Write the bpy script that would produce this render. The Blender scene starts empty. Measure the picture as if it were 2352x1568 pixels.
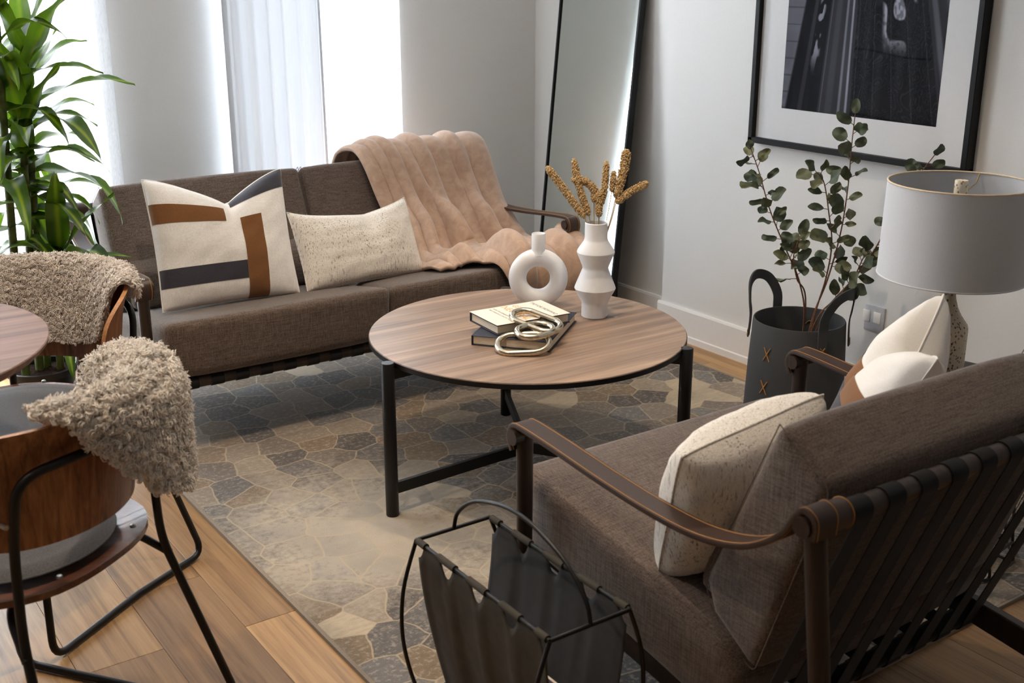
import bpy, bmesh, math, random
import numpy as np
from mathutils import Matrix, Vector
random.seed(7)
rng = np.random.default_rng(7)
R = math.radians
scene = bpy.context.scene
C = scene.collection

# ------------------------------------------------------------------ camera
cam = bpy.data.cameras.new('camera')
camo = bpy.data.objects.new('camera', cam); C.objects.link(camo)
camo.location = (0, 0, 1.45)
camo.rotation_euler = (R(90 - 17.82), 0, R(-34.9))
cam.sensor_width = 36; cam.lens = 36 * 2657 / 2352
cam.clip_start = 0.05
cam.dof.use_dof = True; cam.dof.focus_distance = 3.25; cam.dof.aperture_fstop = 6.3
scene.camera = camo

# ------------------------------------------------------------------ world, light, exposure
vs = scene.view_settings
vs.view_transform = 'Standard'; vs.look = 'None'; vs.exposure = 0.14; vs.gamma = 1.0
vs.use_curve_mapping = False
scene.cycles.max_bounces = 14; scene.cycles.diffuse_bounces = 8
world = bpy.data.worlds.new('overcast_sky'); scene.world = world
world.use_nodes = True
bgn = world.node_tree.nodes['Background']
bgn.inputs[0].default_value = (0.88, 0.94, 1.0, 1)
bgn.inputs[1].default_value = 12.5

def area(name, loc, rot, sx, sy, power, col, portal=False):
    l = bpy.data.lights.new(name, 'AREA'); l.shape = 'RECTANGLE'; l.size = sx; l.size_y = sy
    l.energy = power; l.color = col
    o = bpy.data.objects.new(name, l); C.objects.link(o); o.location = loc; o.rotation_euler = rot
    if portal: l.cycles.is_portal = True
    return o
# sky portals in the two window openings (they only steer the sky light)
area('sky_portal', (0.25, 4.62, 1.3), (R(-90), 0, 0), 1.95, 2.5, 1, (1, 1, 1), True)
area('sky_portal', (2.11, 4.62, 1.3), (R(-90), 0, 0), 0.80, 2.5, 1, (1, 1, 1), True)
WARM = (1.0, 0.80, 0.58)
# (x, y, power, spot angle, aim x, aim y)
DOWNLIGHTS = [(-0.25, 2.05, 62, 80, .15, 2.1), (0.95, 2.15, 66, 84, 1.15, 2.45), (1.95, 2.30, 56, 80, 2.0, 2.15), (1.75, 2.95, 26, 70, 1.75, 3.15)]

# ------------------------------------------------------------------ mesh helpers
def smooth_path(pts, n=6, closed=False):
    P = np.array(pts, float); m = len(P); out = []
    rngk = range(m if closed else m - 1)
    for i in rngk:
        if closed: a, b, c, d = P[(i-1) % m], P[i], P[(i+1) % m], P[(i+2) % m]
        else: a, b, c, d = P[max(i-1, 0)], P[i], P[i+1], P[min(i+2, m-1)]
        for k in range(n):
            t = k / n
            out.append(0.5*((2*b) + (c-a)*t + (2*a-5*b+4*c-d)*t*t + (3*b-a-3*c+d)*t**3))
    if not closed: out.append(P[-1])
    return np.array(out)

def round_path(pts, r=0.03, n=5):
    """polyline with its inner corners rounded"""
    P = [np.array(p, float) for p in pts]; out = [P[0]]
    for i in range(1, len(P)-1):
        a, b, c = P[i-1], P[i], P[i+1]
        u = a-b; lu = np.linalg.norm(u); v = c-b; lv = np.linalg.norm(v)
        rr = min(r, lu*.45, lv*.45); p = b+u/lu*rr; q = b+v/lv*rr
        for k in range(n+1):
            t = k/n; out.append((1-t)**2*p + 2*t*(1-t)*b + t*t*q)
    out.append(P[-1]); return np.array(out)

def sweep(path, prof, closed=False, up=(0, 0, 1), scale=None, fixed=None, caps=True):
    """sweep a closed 2D profile (side, up) along a path; fixed = constant side axis"""
    P = np.array(path, float); n = len(P); pr = np.array(prof, float); m = len(pr)
    T = np.zeros_like(P)
    if closed: T = np.roll(P, -1, 0) - np.roll(P, 1, 0)
    else:
        T[1:-1] = P[2:] - P[:-2]; T[0] = P[1]-P[0]; T[-1] = P[-1]-P[-2]
    T /= np.linalg.norm(T, axis=1)[:, None] + 1e-12
    V = np.zeros((n, m, 3)); N = None
    for i in range(n):
        t = T[i]
        if fixed is not None:
            s = np.array(fixed, float); N = np.cross(s, t); N /= np.linalg.norm(N)+1e-12
        else:
            if N is None:
                N = np.array(up, float)
                if abs(N @ t) > .95: N = np.array((1., 0, 0))
            N = N - t*(N @ t); N /= np.linalg.norm(N); s = np.cross(t, N)
        k = 1 if scale is None else scale[i]
        V[i] = P[i] + (pr[:, :1]*s + pr[:, 1:]*N)*k
    F = []
    for i in range(n if closed else n-1):
        j = (i+1) % n
        for k in range(m):
            l = (k+1) % m
            F.append((i*m+k, i*m+l, j*m+l, j*m+k))
    if not closed and caps:
        F.append(tuple(range(m-1, -1, -1))); F.append(tuple((n-1)*m+k for k in range(m)))
    return V.reshape(-1, 3), F

def circ(r, n=10): return [(r*math.cos(2*math.pi*k/n), r*math.sin(2*math.pi*k/n)) for k in range(n)]
def tube(path, r, n=10, closed=False, scale=None, **k): return sweep(path, circ(r, n), closed, scale=scale, **k)
def cyl(a, b, r, n=16, r2=None): 
    return sweep([a, b], circ(r, n), scale=None if r2 is None else [1, r2/r])

def lathe(prof, n=40, c=(0, 0)):
    prof = np.array(prof, float); m = len(prof); V = []; F = []
    for k in range(n):
        a = 2*math.pi*k/n
        for r, z in prof: V.append((c[0]+r*math.cos(a), c[1]+r*math.sin(a), z))
    for k in range(n):
        l = (k+1) % n
        for i in range(m-1): F.append((k*m+i, l*m+i, l*m+i+1, k*m+i+1))
    if prof[0][0] > 1e-6: F.append(tuple(k*m for k in range(n-1, -1, -1)))
    if prof[-1][0] > 1e-6: F.append(tuple(k*m+m-1 for k in range(n)))
    return np.array(V), F

def bm_out(bm):
    bm.verts.ensure_lookup_table(); bm.verts.index_update()
    V = np.array([v.co[:] for v in bm.verts]); F = [tuple(v.index for v in f.verts) for f in bm.faces]
    bm.free(); return V, F

def rbox(lo, hi, bev=0.004, seg=2):
    bm = bmesh.new(); bmesh.ops.create_cube(bm, size=1)
    lo = np.array(lo, float); hi = np.array(hi, float); c = (lo+hi)/2; s = hi-lo
    for v in bm.verts: v.co = Vector(c + np.array(v.co)*s)
    if bev > 0: bmesh.ops.bevel(bm, geom=bm.edges[:], offset=bev, segments=seg, profile=.5, affect='EDGES', clamp_overlap=True)
    return bm_out(bm)

def prism(poly, x0, x1, bev=0.01, seg=2, axis='x'):
    """poly in (y,z) pushed along x (or (x,y) along z)"""
    bm = bmesh.new()
    def P(a, b, t): return (t, a, b) if axis == 'x' else (a, b, t)
    A = [bm.verts.new(P(a, b, x0)) for a, b in poly]; B = [bm.verts.new(P(a, b, x1)) for a, b in poly]
    n = len(poly); bm.faces.new(A[::-1]); bm.faces.new(B)
    for i in range(n): bm.faces.new((A[i], A[(i+1) % n], B[(i+1) % n], B[i]))
    bmesh.ops.recalc_face_normals(bm, faces=bm.faces[:])
    if bev > 0: bmesh.ops.bevel(bm, geom=bm.edges[:], offset=bev, segments=seg, profile=.5, affect='EDGES', clamp_overlap=True)
    return bm_out(bm)

def join(*parts):
    V = []; F = []; o = 0
    for v, f in parts:
        v = np.asarray(v, float); V.append(v); F += [tuple(i+o for i in q) for q in f]; o += len(v)
    return np.concatenate(V), F

def grid(fn, nu, nv, closed_u=False):
    V = []; F = []
    for i in range(nu):
        for j in range(nv): V.append(fn(i/(nu-1) if not closed_u else i/nu, j/(nv-1)))
    for i in range(nu if closed_u else nu-1):
        k = (i+1) % nu
        for j in range(nv-1): F.append((i*nv+j, k*nv+j, k*nv+j+1, i*nv+j+1))
    return np.array(V, float), F

def mk(name, vf, mat, parent=None, smooth=True, angle=40, world=False):
    V, F = vf
    me = bpy.data.meshes.new(name); me.from_pydata(np.asarray(V, float).tolist(), [], [list(f) for f in F])
    bm = bmesh.new(); bm.from_mesh(me); bmesh.ops.recalc_face_normals(bm, faces=bm.faces[:]); bm.to_mesh(me); bm.free()
    me.materials.append(mat)
    if smooth:
        me.polygons.foreach_set('use_smooth', [True]*len(me.polygons))
        if angle < 180: me.set_sharp_from_angle(angle=R(angle))
    o = bpy.data.objects.new(name, me); C.objects.link(o)
    if parent is not None:
        o.parent = parent
        if world: o.matrix_parent_inverse = root_matrix(parent).inverted()
    return o

def root_matrix(o):
    m = o.matrix_basis.copy()
    while o.parent is not None:
        m = o.parent.matrix_basis @ o.matrix_parent_inverse @ m if False else root_matrix(o.parent) @ o.matrix_parent_inverse @ m
        break
    return m

def tag(o, label, cat, group=None, kind=None):
    o['label'] = label; o['category'] = cat
    if group: o['group'] = group
    if kind: o['kind'] = kind
    return o
def thing(name, label, cat, loc=(0, 0, 0), rz=0, group=None):
    o = bpy.data.objects.new(name, None); C.objects.link(o); o.empty_display_size = .05
    o.location = loc; o.rotation_euler = (0, 0, rz)
    return tag(o, label, cat, group)
def struct(name, vf, mat, parent=None, smooth=False):
    o = mk(name, vf, mat, parent, smooth)
    if parent is None: o['kind'] = 'structure'
    return o

# ------------------------------------------------------------------ materials
def srgb(r, g, b):
    f = lambda c: (c/255/12.92) if c/255 <= .04045 else ((c/255+.055)/1.055)**2.4
    return (f(r), f(g), f(b), 1)
class NT:
    def __init__(s, name):
        s.m = bpy.data.materials.new(name); s.m.use_nodes = True; s.t = s.m.node_tree
        s.b = s.t.nodes['Principled BSDF']; s.out = s.t.nodes['Material Output']
    def n(s, typ, **k):
        q = s.t.nodes.new(typ)
        for a, v in k.items(): setattr(q, a, v)
        return q
    def l(s, a, b): s.t.links.new(a, b)
    def coord(s, scale=(1, 1, 1), kind='Object', rot=(0, 0, 0)):
        tc = s.n('ShaderNodeTexCoord'); mp = s.n('ShaderNodeMapping'); mp.inputs['Scale'].default_value = scale
        mp.inputs['Rotation'].default_value = rot
        s.l(tc.outputs[kind], mp.inputs['Vector']); return mp.outputs[0]
    def noise(s, vec, scale=5, detail=3, rough=.55, dist=0):
        q = s.n('ShaderNodeTexNoise'); q.inputs['Scale'].default_value = scale; q.inputs['Detail'].default_value = detail
        q.inputs['Roughness'].default_value = rough; q.inputs['Distortion'].default_value = dist
        s.l(vec, q.inputs['Vector']); return q.outputs['Fac']
    def ramp(s, fac, stops, interp='LINEAR'):
        q = s.n('ShaderNodeValToRGB'); e = q.color_ramp.elements; q.color_ramp.interpolation = interp
        while len(e) < len(stops): e.new(.5)
        for i, (p, c) in enumerate(stops): e[i].position = p; e[i].color = c if len(c) == 4 else (*c, 1)
        s.l(fac, q.inputs[0]); return q.outputs[0]
    def mix(s, fac, a, b, mode='MIX'):
        q = s.n('ShaderNodeMix', data_type='RGBA', blend_type=mode)
        for v, i in ((fac, 0), (a, 6), (b, 7)):
            if hasattr(v, 'links'): s.l(v, q.inputs[i])
            else: q.inputs[i].default_value = v
        return q.outputs[2]
    def math(s, op, a, b=0.0, clamp=False):
        q = s.n('ShaderNodeMath', operation=op, use_clamp=clamp)
        for v, i in ((a, 0), (b, 1)):
            if hasattr(v, 'links'): s.l(v, q.inputs[i])
            else: q.inputs[i].default_value = v
        return q.outputs[0]
    def bump(s, h, strength=.3, dist=.002):
        q = s.n('ShaderNodeBump'); q.inputs['Strength'].default_value = strength; q.inputs['Distance'].default_value = dist
        s.l(h, q.inputs['Height']); s.l(q.outputs[0], s.b.inputs['Normal']); return q
    def set(s, **k):
        for a, v in k.items():
            i = s.b.inputs[a.replace('_', ' ')]
            if hasattr(v, 'links'): s.l(v, i)
            else: i.default_value = v
        return s

def plain(name, col, rough=.6, metal=0.0, noise=.06, nscale=60, bump=0, spec=.5):
    t = NT(name); v = t.coord()
    f = t.noise(v, nscale, 4)
    lo = tuple(c*(1-noise*1.5) for c in col[:3]) + (1,); hi = tuple(min(1, c*(1+noise*1.5)) for c in col[:3]) + (1,)
    t.set(Base_Color=t.ramp(f, [(.3, lo), (.7, hi)]), Roughness=rough, Metallic=metal, Specular_IOR_Level=spec)
    if bump: t.bump(f, bump, .001)
    return t.m

def weave(name, dark, lite, rough=.9, f1=420, f2=22, sheen=.25, contrast=.16):
    """woven melange cloth: thread streaks along each axis"""
    t = NT(name)
    a = t.noise(t.coord((f1, f1, f2)), 1, 2); b = t.noise(t.coord((f2, f1, f1)), 1, 2); c = t.noise(t.coord((f1, f2, f1)), 1, 2)
    s = t.math('MULTIPLY', t.math('ADD', t.math('ADD', a, b), c), .3333)
    t.set(Base_Color=t.ramp(s, [(.5-contrast, dark), (.5+contrast, lite)]), Roughness=rough, Sheen_Weight=sheen, Specular_IOR_Level=.2)
    t.bump(s, .35, .0012)
    return t.m

def wood(name, cols, axis='y', rough=.45, freq=38, stretch=1.6, rand=False, coat=0.0, dist=.8):
    t = NT(name); sc = {'x': (stretch, freq, freq), 'y': (freq, stretch, freq), 'z': (freq, freq, stretch)}[axis]
    v = t.coord(sc)
    if rand:
        oi = t.n('ShaderNodeObjectInfo'); ad = t.n('ShaderNodeVectorMath', operation='ADD')
        mu = t.math('MULTIPLY', oi.outputs['Random'], 97.0); t.l(v, ad.inputs[0]); t.l(mu, ad.inputs[1]); v = ad.outputs[0]
    f = t.noise(v, 1, 5, .6, dist); g = t.noise(v, 6, 3, .6)
    k = t.math('ADD', t.math('MULTIPLY', f, .75), t.math('MULTIPLY', g, .25))
    col = t.ramp(k, [(.30, cols[0]), (.48, cols[1]), (.68, cols[2])])
    if rand:
        tone = t.ramp(oi.outputs['Random'], [(0, (.62, .58, .56)), (.3, (.8, .76, .74)), (.6, (1, .97, .92)), (1, (1.2, 1.12, 1.0))])
        col = t.mix(1.0, col, tone, 'MULTIPLY')
    t.set(Base_Color=col, Roughness=rough, Coat_Weight=coat, Specular_IOR_Level=.4)
    t.bump(k, .12, .0008)
    return t.m

M = {}
M['unseen_wall'] = plain('unseen_wall_darkened', srgb(126, 118, 110), .85, noise=.02, spec=.2)  # unseen left and front walls, toned dark to cut bounced fill light
M['wall'] = plain('wall_paint', srgb(232, 231, 228), .85, noise=.012, nscale=220, bump=.05, spec=.2)
M['trim'] = plain('trim_paint', srgb(238, 236, 233), .5, noise=.01, nscale=80, spec=.35)
M['ceiling'] = plain('ceiling_paint', srgb(236, 235, 232), .9, noise=.01, spec=.2)
M['floor'] = plain('subfloor', srgb(70, 52, 36), .8)
M['plank'] = wood('oak_plank', [srgb(116, 90, 62), srgb(164, 130, 90), srgb(190, 156, 112)], 'y', .42, 34, 1.3, rand=True)
M['sofa'] = weave('taupe_melange', srgb(64, 53, 48), srgb(120, 105, 95), contrast=.12)
M['black_wood'] = wood('dark_brown_wood', [srgb(32, 24, 20), srgb(47, 35, 29), srgb(60, 46, 38)], 'z', .4, 60, 3)
M['strap'] = weave('black_webbing', srgb(14, 14, 15), srgb(30, 31, 33), f1=900, f2=200, sheen=.1)
M['leather'] = plain('brown_leather', srgb(58, 41, 33), .42, noise=.12, nscale=240, bump=.15)
M['stitch'] = plain('tan_thread', srgb(176, 122, 58), .7)
M['black_metal'] = plain('black_metal', srgb(22, 22, 23), .42, .3, noise=.05, nscale=300)
M['steel'] = plain('steel', srgb(190, 190, 188), .3, 1.0)
M['silver'] = plain('brushed_nickel', srgb(206, 194, 172), .24, 1.0, noise=.08, nscale=160, bump=.06)
M['ceramic'] = plain('white_ceramic', srgb(232, 234, 238), .45, noise=.012, nscale=40, bump=.03)
M['navy'] = plain('navy_cover', srgb(33, 37, 52), .55, noise=.06, nscale=400)
M['paper'] = plain('book_paper', srgb(226, 212, 190), .8, noise=.04, nscale=300)
M['jacket'] = plain('cream_jacket', srgb(238, 230, 216), .5, noise=.01)
M['orange_ink'] = plain('orange_ink', srgb(226, 158, 66), .6)
M['ink'] = plain('dark_ink', srgb(52, 48, 50), .6)
M['millet'] = plain('millet_seed', srgb(188, 160, 116), .85, noise=.28, nscale=240)
M['straw'] = plain('dry_straw', srgb(176, 146, 88), .8)
M['felt'] = plain('charcoal_felt', srgb(66, 68, 70), .95, noise=.1, nscale=500, bump=.1)
M['twig'] = plain('twig_bark', srgb(118, 82, 60), .8, noise=.2, nscale=120)
M['blackframe'] = plain('black_frame', srgb(15, 15, 17), .5, spec=.25)
M['mat_board'] = plain('mat_board', srgb(226, 226, 226), .9, noise=.008)
M['terracotta'] = plain('soil', srgb(44, 31, 24), .95, noise=.5, nscale=160, bump=.6, spec=.05)
M['plastic'] = plain('black_plastic', srgb(30, 30, 33), .35)
M['green_cane'] = plain('cane_bark', srgb(86, 96, 40), .6, noise=.35, nscale=28)
M['cotton'] = weave('cream_slub_linen', srgb(224, 220, 214), srgb(251, 249, 247), f1=520, f2=36, contrast=.14)
M['white_cotton'] = weave('white_cotton', srgb(226, 222, 216), srgb(244, 241, 236), f1=700, f2=200, contrast=.2)
M['brown_cloth'] = weave('brown_cloth', srgb(112, 74, 42), srgb(140, 96, 58), f1=800, f2=300)
M['navy_cloth'] = weave('charcoal_cloth', srgb(50, 50, 56), srgb(74, 74, 82), f1=700, f2=250)
M['grey_felt'] = weave('grey_wool', srgb(70, 71, 74), srgb(106, 107, 110), f1=500, f2=300)
M['olive'] = plain('olive_canvas', srgb(54, 48, 36), .85, noise=.16, nscale=26, bump=.05)
M['canvas'] = plain('charcoal_canvas', srgb(48, 47, 47), .9, noise=.08, nscale=40)
M['shade'] = plain('linen_shade', srgb(206, 208, 212), .9, noise=.02, nscale=300)
M['shade_trim'] = plain('shade_trim', srgb(226, 206, 178), .7)
M['brass'] = plain('aged_brass', srgb(188, 160, 112), .3, 1.0)
M['outlet'] = plain('outlet_plastic', srgb(190, 192, 198), .45)
M['cord'] = plain('clear_cord', srgb(214, 206, 190), .3)
M['walnut'] = wood('walnut_ply', [srgb(74, 44, 26), srgb(136, 86, 52), srgb(172, 116, 74)], 'z', .4, 60, 2.2, coat=.15)
M['walnut_seat'] = wood('walnut_seat', [srgb(60, 36, 24), srgb(100, 62, 42), srgb(134, 88, 60)], 'y', .32, 46, 2.0, coat=.3)
M['ply_edge'] = plain('ply_edge', srgb(176, 124, 78), .6, noise=.2, nscale=200)

# grey oak laminate with soft bands, for the coffee table
t = NT('grey_oak_laminate')
v = t.coord((1.2, 26, 26), rot=(0, 0, R(0))); f = t.noise(v, 1, 5, .65, .4); g = t.noise(t.coord((2, 190, 190)), 1, 3)
k = t.math('ADD', t.math('MULTIPLY', f, .78), t.math('MULTIPLY', g, .22))
t.set(Base_Color=t.ramp(k, [(.32, srgb(106, 90, 82)), (.46, srgb(136, 114, 99)), (.56, srgb(158, 132, 112)), (.68, srgb(184, 158, 134))]), Roughness=.42, Specular_IOR_Level=.45)
t.bump(g, .08, .0006); M['laminate'] = t.m
t = NT('dining_laminate')
v = t.coord((1.2, 30, 30)); f = t.noise(v, 1, 5, .65, .4)
t.set(Base_Color=t.ramp(f, [(.3, srgb(96, 74, 66)), (.5, srgb(128, 100, 88)), (.7, srgb(150, 122, 108))]), Roughness=.6, Specular_IOR_Level=.25); M['dining'] = t.m

# textured cream pillow: dark threads scattered along the weave
t = NT('cream_boucle_weave')
a = t.noise(t.coord((700, 700, 60)), 1, 2); b = t.noise(t.coord((60, 700, 700)), 1, 2)
thr = t.noise(t.coord((260, 260, 26)), 1, 3, .7)
zone = t.noise(t.coord((9, 9, 3)), 1, 2)
dark = t.math('MULTIPLY', t.ramp(thr, [(.56, (0, 0, 0)), (.66, (1, 1, 1))]), t.ramp(zone, [(.36, (.25, .25, .25)), (.62, (1, 1, 1))]))
base = t.ramp(t.math('MULTIPLY', t.math('ADD', a, b), .5), [(.36, srgb(214, 207, 195)), (.64, srgb(248, 243, 235))])
t.set(Base_Color=t.mix(dark, base, srgb(92, 82, 78)), Roughness=.95, Sheen_Weight=.2, Specular_IOR_Level=.15)
t.bump(t.math('ADD', a, b), .6, .002); M['boucle_pillow'] = t.m

# plush throw
t = NT('beige_plush')
a = t.noise(t.coord(), 900, 2); b = t.noise(t.coord((1, 1, 1)), 28, 4, .6, .6)
t.set(Base_Color=t.ramp(b, [(.3, srgb(180, 150, 130)), (.52, srgb(194, 164, 142)), (.72, srgb(206, 178, 156))]), Roughness=.95, Sheen_Weight=.7, Sheen_Roughness=.4, Specular_IOR_Level=.1)
t.bump(t.math('ADD', a, t.math('MULTIPLY', b, 2.0)), .35, .004); M['plush'] = t.m

# fleece locks
def fleece(name, c0, c1, c2):
    t = NT(name); gi = t.n('ShaderNodeNewGeometry')
    t.set(Base_Color=t.ramp(gi.outputs['Random Per Island'], [(0, c0), (.5, c1), (1, c2)]), Roughness=.7, Sheen_Weight=.4, Specular_IOR_Level=.3)
    tl = t.n('ShaderNodeBsdfTranslucent'); tl.inputs[0].default_value = c2; ms = t.n('ShaderNodeMixShader'); ms.inputs[0].default_value = .15
    t.l(t.b.outputs[0], ms.inputs[1]); t.l(tl.outputs[0], ms.inputs[2]); t.l(ms.outputs[0], t.out.inputs[0])
    return t.m
M['fleece'] = fleece('cream_fleece', srgb(242, 230, 218), srgb(250, 242, 232), srgb(254, 251, 246))
M['fleece2'] = fleece('grey_beige_fleece', srgb(228, 216, 206), srgb(240, 231, 222), srgb(250, 244, 238))

# leaves
t = NT('dracaena_leaf'); uv = t.n('ShaderNodeUVMap'); sp = t.n('ShaderNodeSeparateXYZ'); t.l(uv.outputs[0], sp.inputs[0])
d = t.math('ABSOLUTE', t.math('SUBTRACT', sp.outputs[0], .5)); n = t.noise(t.coord((8, 8, 8)), 1, 2)
d2 = t.math('ADD', d, t.math('MULTIPLY', t.math('SUBTRACT', n, .5), .16))
t.set(Base_Color=t.ramp(d2, [(.05, srgb(132, 144, 36)), (.13, srgb(64, 98, 26)), (.20, srgb(24, 52, 20)), (.5, srgb(18, 40, 18))]), Roughness=.38, Specular_IOR_Level=.5)
t.b.inputs['Subsurface Weight'].default_value = 0.0
tr = t.n('ShaderNodeBsdfTranslucent'); tr.inputs[0].default_value = srgb(120, 160, 30); ms = t.n('ShaderNodeMixShader'); ms.inputs[0].default_value = .22
t.l(t.b.outputs[0], ms.inputs[1]); t.l(tr.outputs[0], ms.inputs[2]); t.l(ms.outputs[0], t.out.inputs[0]); M['drac'] = t.m
t = NT('eucalyptus_leaf'); oi = t.n('ShaderNodeObjectInfo'); n = t.noise(t.coord((40, 40, 40)), 1, 3)
c1 = t.ramp(oi.outputs['Random'], [(0, srgb(78, 92, 76)), (.5, srgb(100, 112, 86)), (1, srgb(126, 128, 92))])
t.set(Base_Color=t.mix(t.math('MULTIPLY', n, .5), c1, srgb(62, 72, 58)), Roughness=.55); M['euc'] = t.m

# terrazzo
t = NT('terrazzo'); vo = t.n('ShaderNodeTexVoronoi'); vo.inputs['Scale'].default_value = 150; t.l(t.coord((1, 1, .8)), vo.inputs['Vector'])
chip = t.ramp(vo.outputs['Distance'], [(.34, (1, 1, 1)), (.40, (0, 0, 0))])
spx = t.n('ShaderNodeSeparateColor'); t.l(vo.outputs['Color'], spx.inputs[0])
on = t.ramp(spx.outputs[0], [(.42, (0, 0, 0)), (.44, (1, 1, 1))])
cc = t.ramp(spx.outputs[1], [(0, srgb(58, 52, 46)), (.5, srgb(140, 104, 70)), (1, srgb(176, 160, 140))])
t.set(Base_Color=t.mix(t.math('MULTIPLY', chip, on), srgb(234, 222, 198), cc), Roughness=.5); M['terrazzo'] = t.m

# sheer curtain cloth
def sheer(name, transp, col, through=.5):
    t = NT(name); w = t.noise(t.coord((500, 500, 60)), 1, 2)
    df = t.n('ShaderNodeBsdfDiffuse'); df.inputs[0].default_value = col
    tl = t.n('ShaderNodeBsdfTranslucent'); tl.inputs[0].default_value = col
    tp = t.n('ShaderNodeBsdfTransparent'); m1 = t.n('ShaderNodeMixShader'); m1.inputs[0].default_value = through
    t.l(df.outputs[0], m1.inputs[1]); t.l(tl.outputs[0], m1.inputs[2])
    m2 = t.n('ShaderNodeMixShader'); t.l(t.ramp(w, [(.3, (transp*.8,)*3), (.7, (min(1, transp*1.2),)*3)]), m2.inputs[0])
    t.l(m1.outputs[0], m2.inputs[1]); t.l(tp.outputs[0], m2.inputs[2]); t.l(m2.outputs[0], t.out.inputs[0])
    return t.m
M['sheer'] = sheer('sheer_voile', .34, srgb(240, 242, 246))
M['sheer_dense'] = sheer('gathered_voile', .012, srgb(228, 232, 238), .06)
t = NT('window_glass')
tp = t.n('ShaderNodeBsdfTransparent'); gl = t.n('ShaderNodeBsdfGlossy'); gl.inputs['Roughness'].default_value = .02
ms = t.n('ShaderNodeMixShader'); ms.inputs[0].default_value = .06
t.l(tp.outputs[0], ms.inputs[1]); t.l(gl.outputs[0], ms.inputs[2]); t.l(ms.outputs[0], t.out.inputs[0]); M['glass'] = t.m
t = NT('mirror_glass'); t.set(Base_Color=(.80, .86, .85, 1), Metallic=1.0, Roughness=.015); M['mirror'] = t.m

# rug: faded patchwork of cells with pale joints
t = NT('patchwork_rug')
wv = t.coord((1, 1, 1)); nz = t.n('ShaderNodeTexNoise'); nz.inputs['Scale'].default_value = 9; t.l(wv, nz.inputs['Vector'])
sub = t.n('ShaderNodeVectorMath', operation='MULTIPLY_ADD'); t.l(nz.outputs['Color'], sub.inputs[0]); sub.inputs[1].default_value = (.035, .035, 0); t.l(wv, sub.inputs[2])
def vor(feat):
    q = t.n('ShaderNodeTexVoronoi', feature=feat, voronoi_dimensions='2D'); q.inputs['Scale'].default_value = 8.4; q.inputs['Randomness'].default_value = .72
    t.l(sub.outputs[0], q.inputs['Vector']); return q
vc = vor('F1'); ve = vor('DISTANCE_TO_EDGE')
sc = t.n('ShaderNodeSeparateColor'); t.l(vc.outputs['Color'], sc.inputs[0])
cell = t.ramp(sc.outputs[0], [(.0, srgb(88, 82, 79)), (.16, srgb(116, 106, 97)), (.32, srgb(99, 95, 93)), (.48, srgb(138, 125, 111)), (.62, srgb(126, 108, 87)), (.75, srgb(150, 137, 121)), (.86, srgb(114, 111, 109)), (.94, srgb(184, 168, 144))], 'CONSTANT')
grain = t.noise(t.coord((26, 90, 1)), 1, 4, .7); cell = t.mix(.5, cell, t.ramp(grain, [(.3, (.55, .55, .55)), (.7, (1.25, 1.25, 1.25))]), 'MULTIPLY')
# worn zone: a pale washed patch toward the front left corner, ragged by noise
geo = t.n('ShaderNodeTexCoord'); dv = t.n('ShaderNodeVectorMath', operation='DISTANCE'); t.l(geo.outputs['Object'], dv.inputs[0]); dv.inputs[1].default_value = (1.32, 2.50, 0)
big = t.noise(t.coord((1, 1, 0)), 2.6, 3, .6)
zone = t.math('ADD', t.math('MULTIPLY', dv.outputs['Value'], -1.7), t.math('ADD', t.math('MULTIPLY', big, 1.2), .34))
fine = t.noise(t.coord((1, 1, 0)), 46, 4, .7)
wear = t.ramp(t.math('ADD', zone, t.math('MULTIPLY', t.math('SUBTRACT', fine, .5), 1.3)), [(.08, (.04, .04, .04)), (.58, (.80, .80, .80))])
speck = t.ramp(t.noise(t.coord((1, 1, 0)), 70, 3, .7), [(.50, (0, 0, 0)), (.64, (.7, .7, .7))])
pale = t.ramp(t.noise(t.coord((1, 1, 0)), 5, 3), [(.3, srgb(162, 153, 141)), (.7, srgb(192, 180, 162))])
col = t.mix(t.math('MAXIMUM', wear, t.math('MULTIPLY', speck, .75)), cell, pale)
line = t.math('MULTIPLY', t.ramp(t.math('ADD', ve.outputs['Distance'], t.math('MULTIPLY', t.math('SUBTRACT', fine, .5), .05)), [(.010, (1, 1, 1)), (.028, (0, 0, 0))]), .75)
col = t.mix(line, col, srgb(184, 166, 140))
t.set(Base_Color=col, Roughness=.95, Sheen_Weight=.2, Specular_IOR_Level=.1)
t.bump(t.noise(t.coord((1, 1, 1)), 420, 2), .5, .003); M['rug'] = t.m
M['rug_edge'] = plain('rug_binding', srgb(140, 128, 114), .95, noise=.1, nscale=300)

# ------------------------------------------------------------------ setting: room
XW, XR, YB = 3.170, 3.214, 4.42          # picture wall, recessed wall, window wall
XL, YF, ZC = -2.3, -1.6, 2.75
floor = struct('floor', rbox((XL-.1, YF-.1, -.1), (XR+.3, YB+.3, -.012), 0), M['floor'])
plank_meshes = {}
def plank(x0, y0, y1):
    L = round(y1-y0, 3)
    key = L
    if key not in plank_meshes:
        V, F = rbox((.0004, .0004, -.012), (.1846, L-.0004, 0), .0008, 1)
        o = mk('plank', (V, F), M['plank'], floor, smooth=False); plank_meshes[key] = o.data
    else:
        o = bpy.data.objects.new('plank', plank_meshes[key]); C.objects.link(o); o.parent = floor
    o.location = (x0, y0, 0)
x = .653 - .185*15; ci = 0
prng = random.Random(3)
while x < XR+.01:
    if abs(x-.838) < .01: ys = 2.282 - 1.22*4
    elif abs(x-.653) < .01: ys = 1.35-1.22*3
    else: ys = YF - prng.choice([0, .24, .49, .73, .98, 1.1])
    y = ys
    while y < YB+.02:
        a, b = max(y, YF-.02), min(y+1.22, YB+.02)
        if b-a > .02: plank(x, a, b)
        y += 1.22
    x += .185
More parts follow.
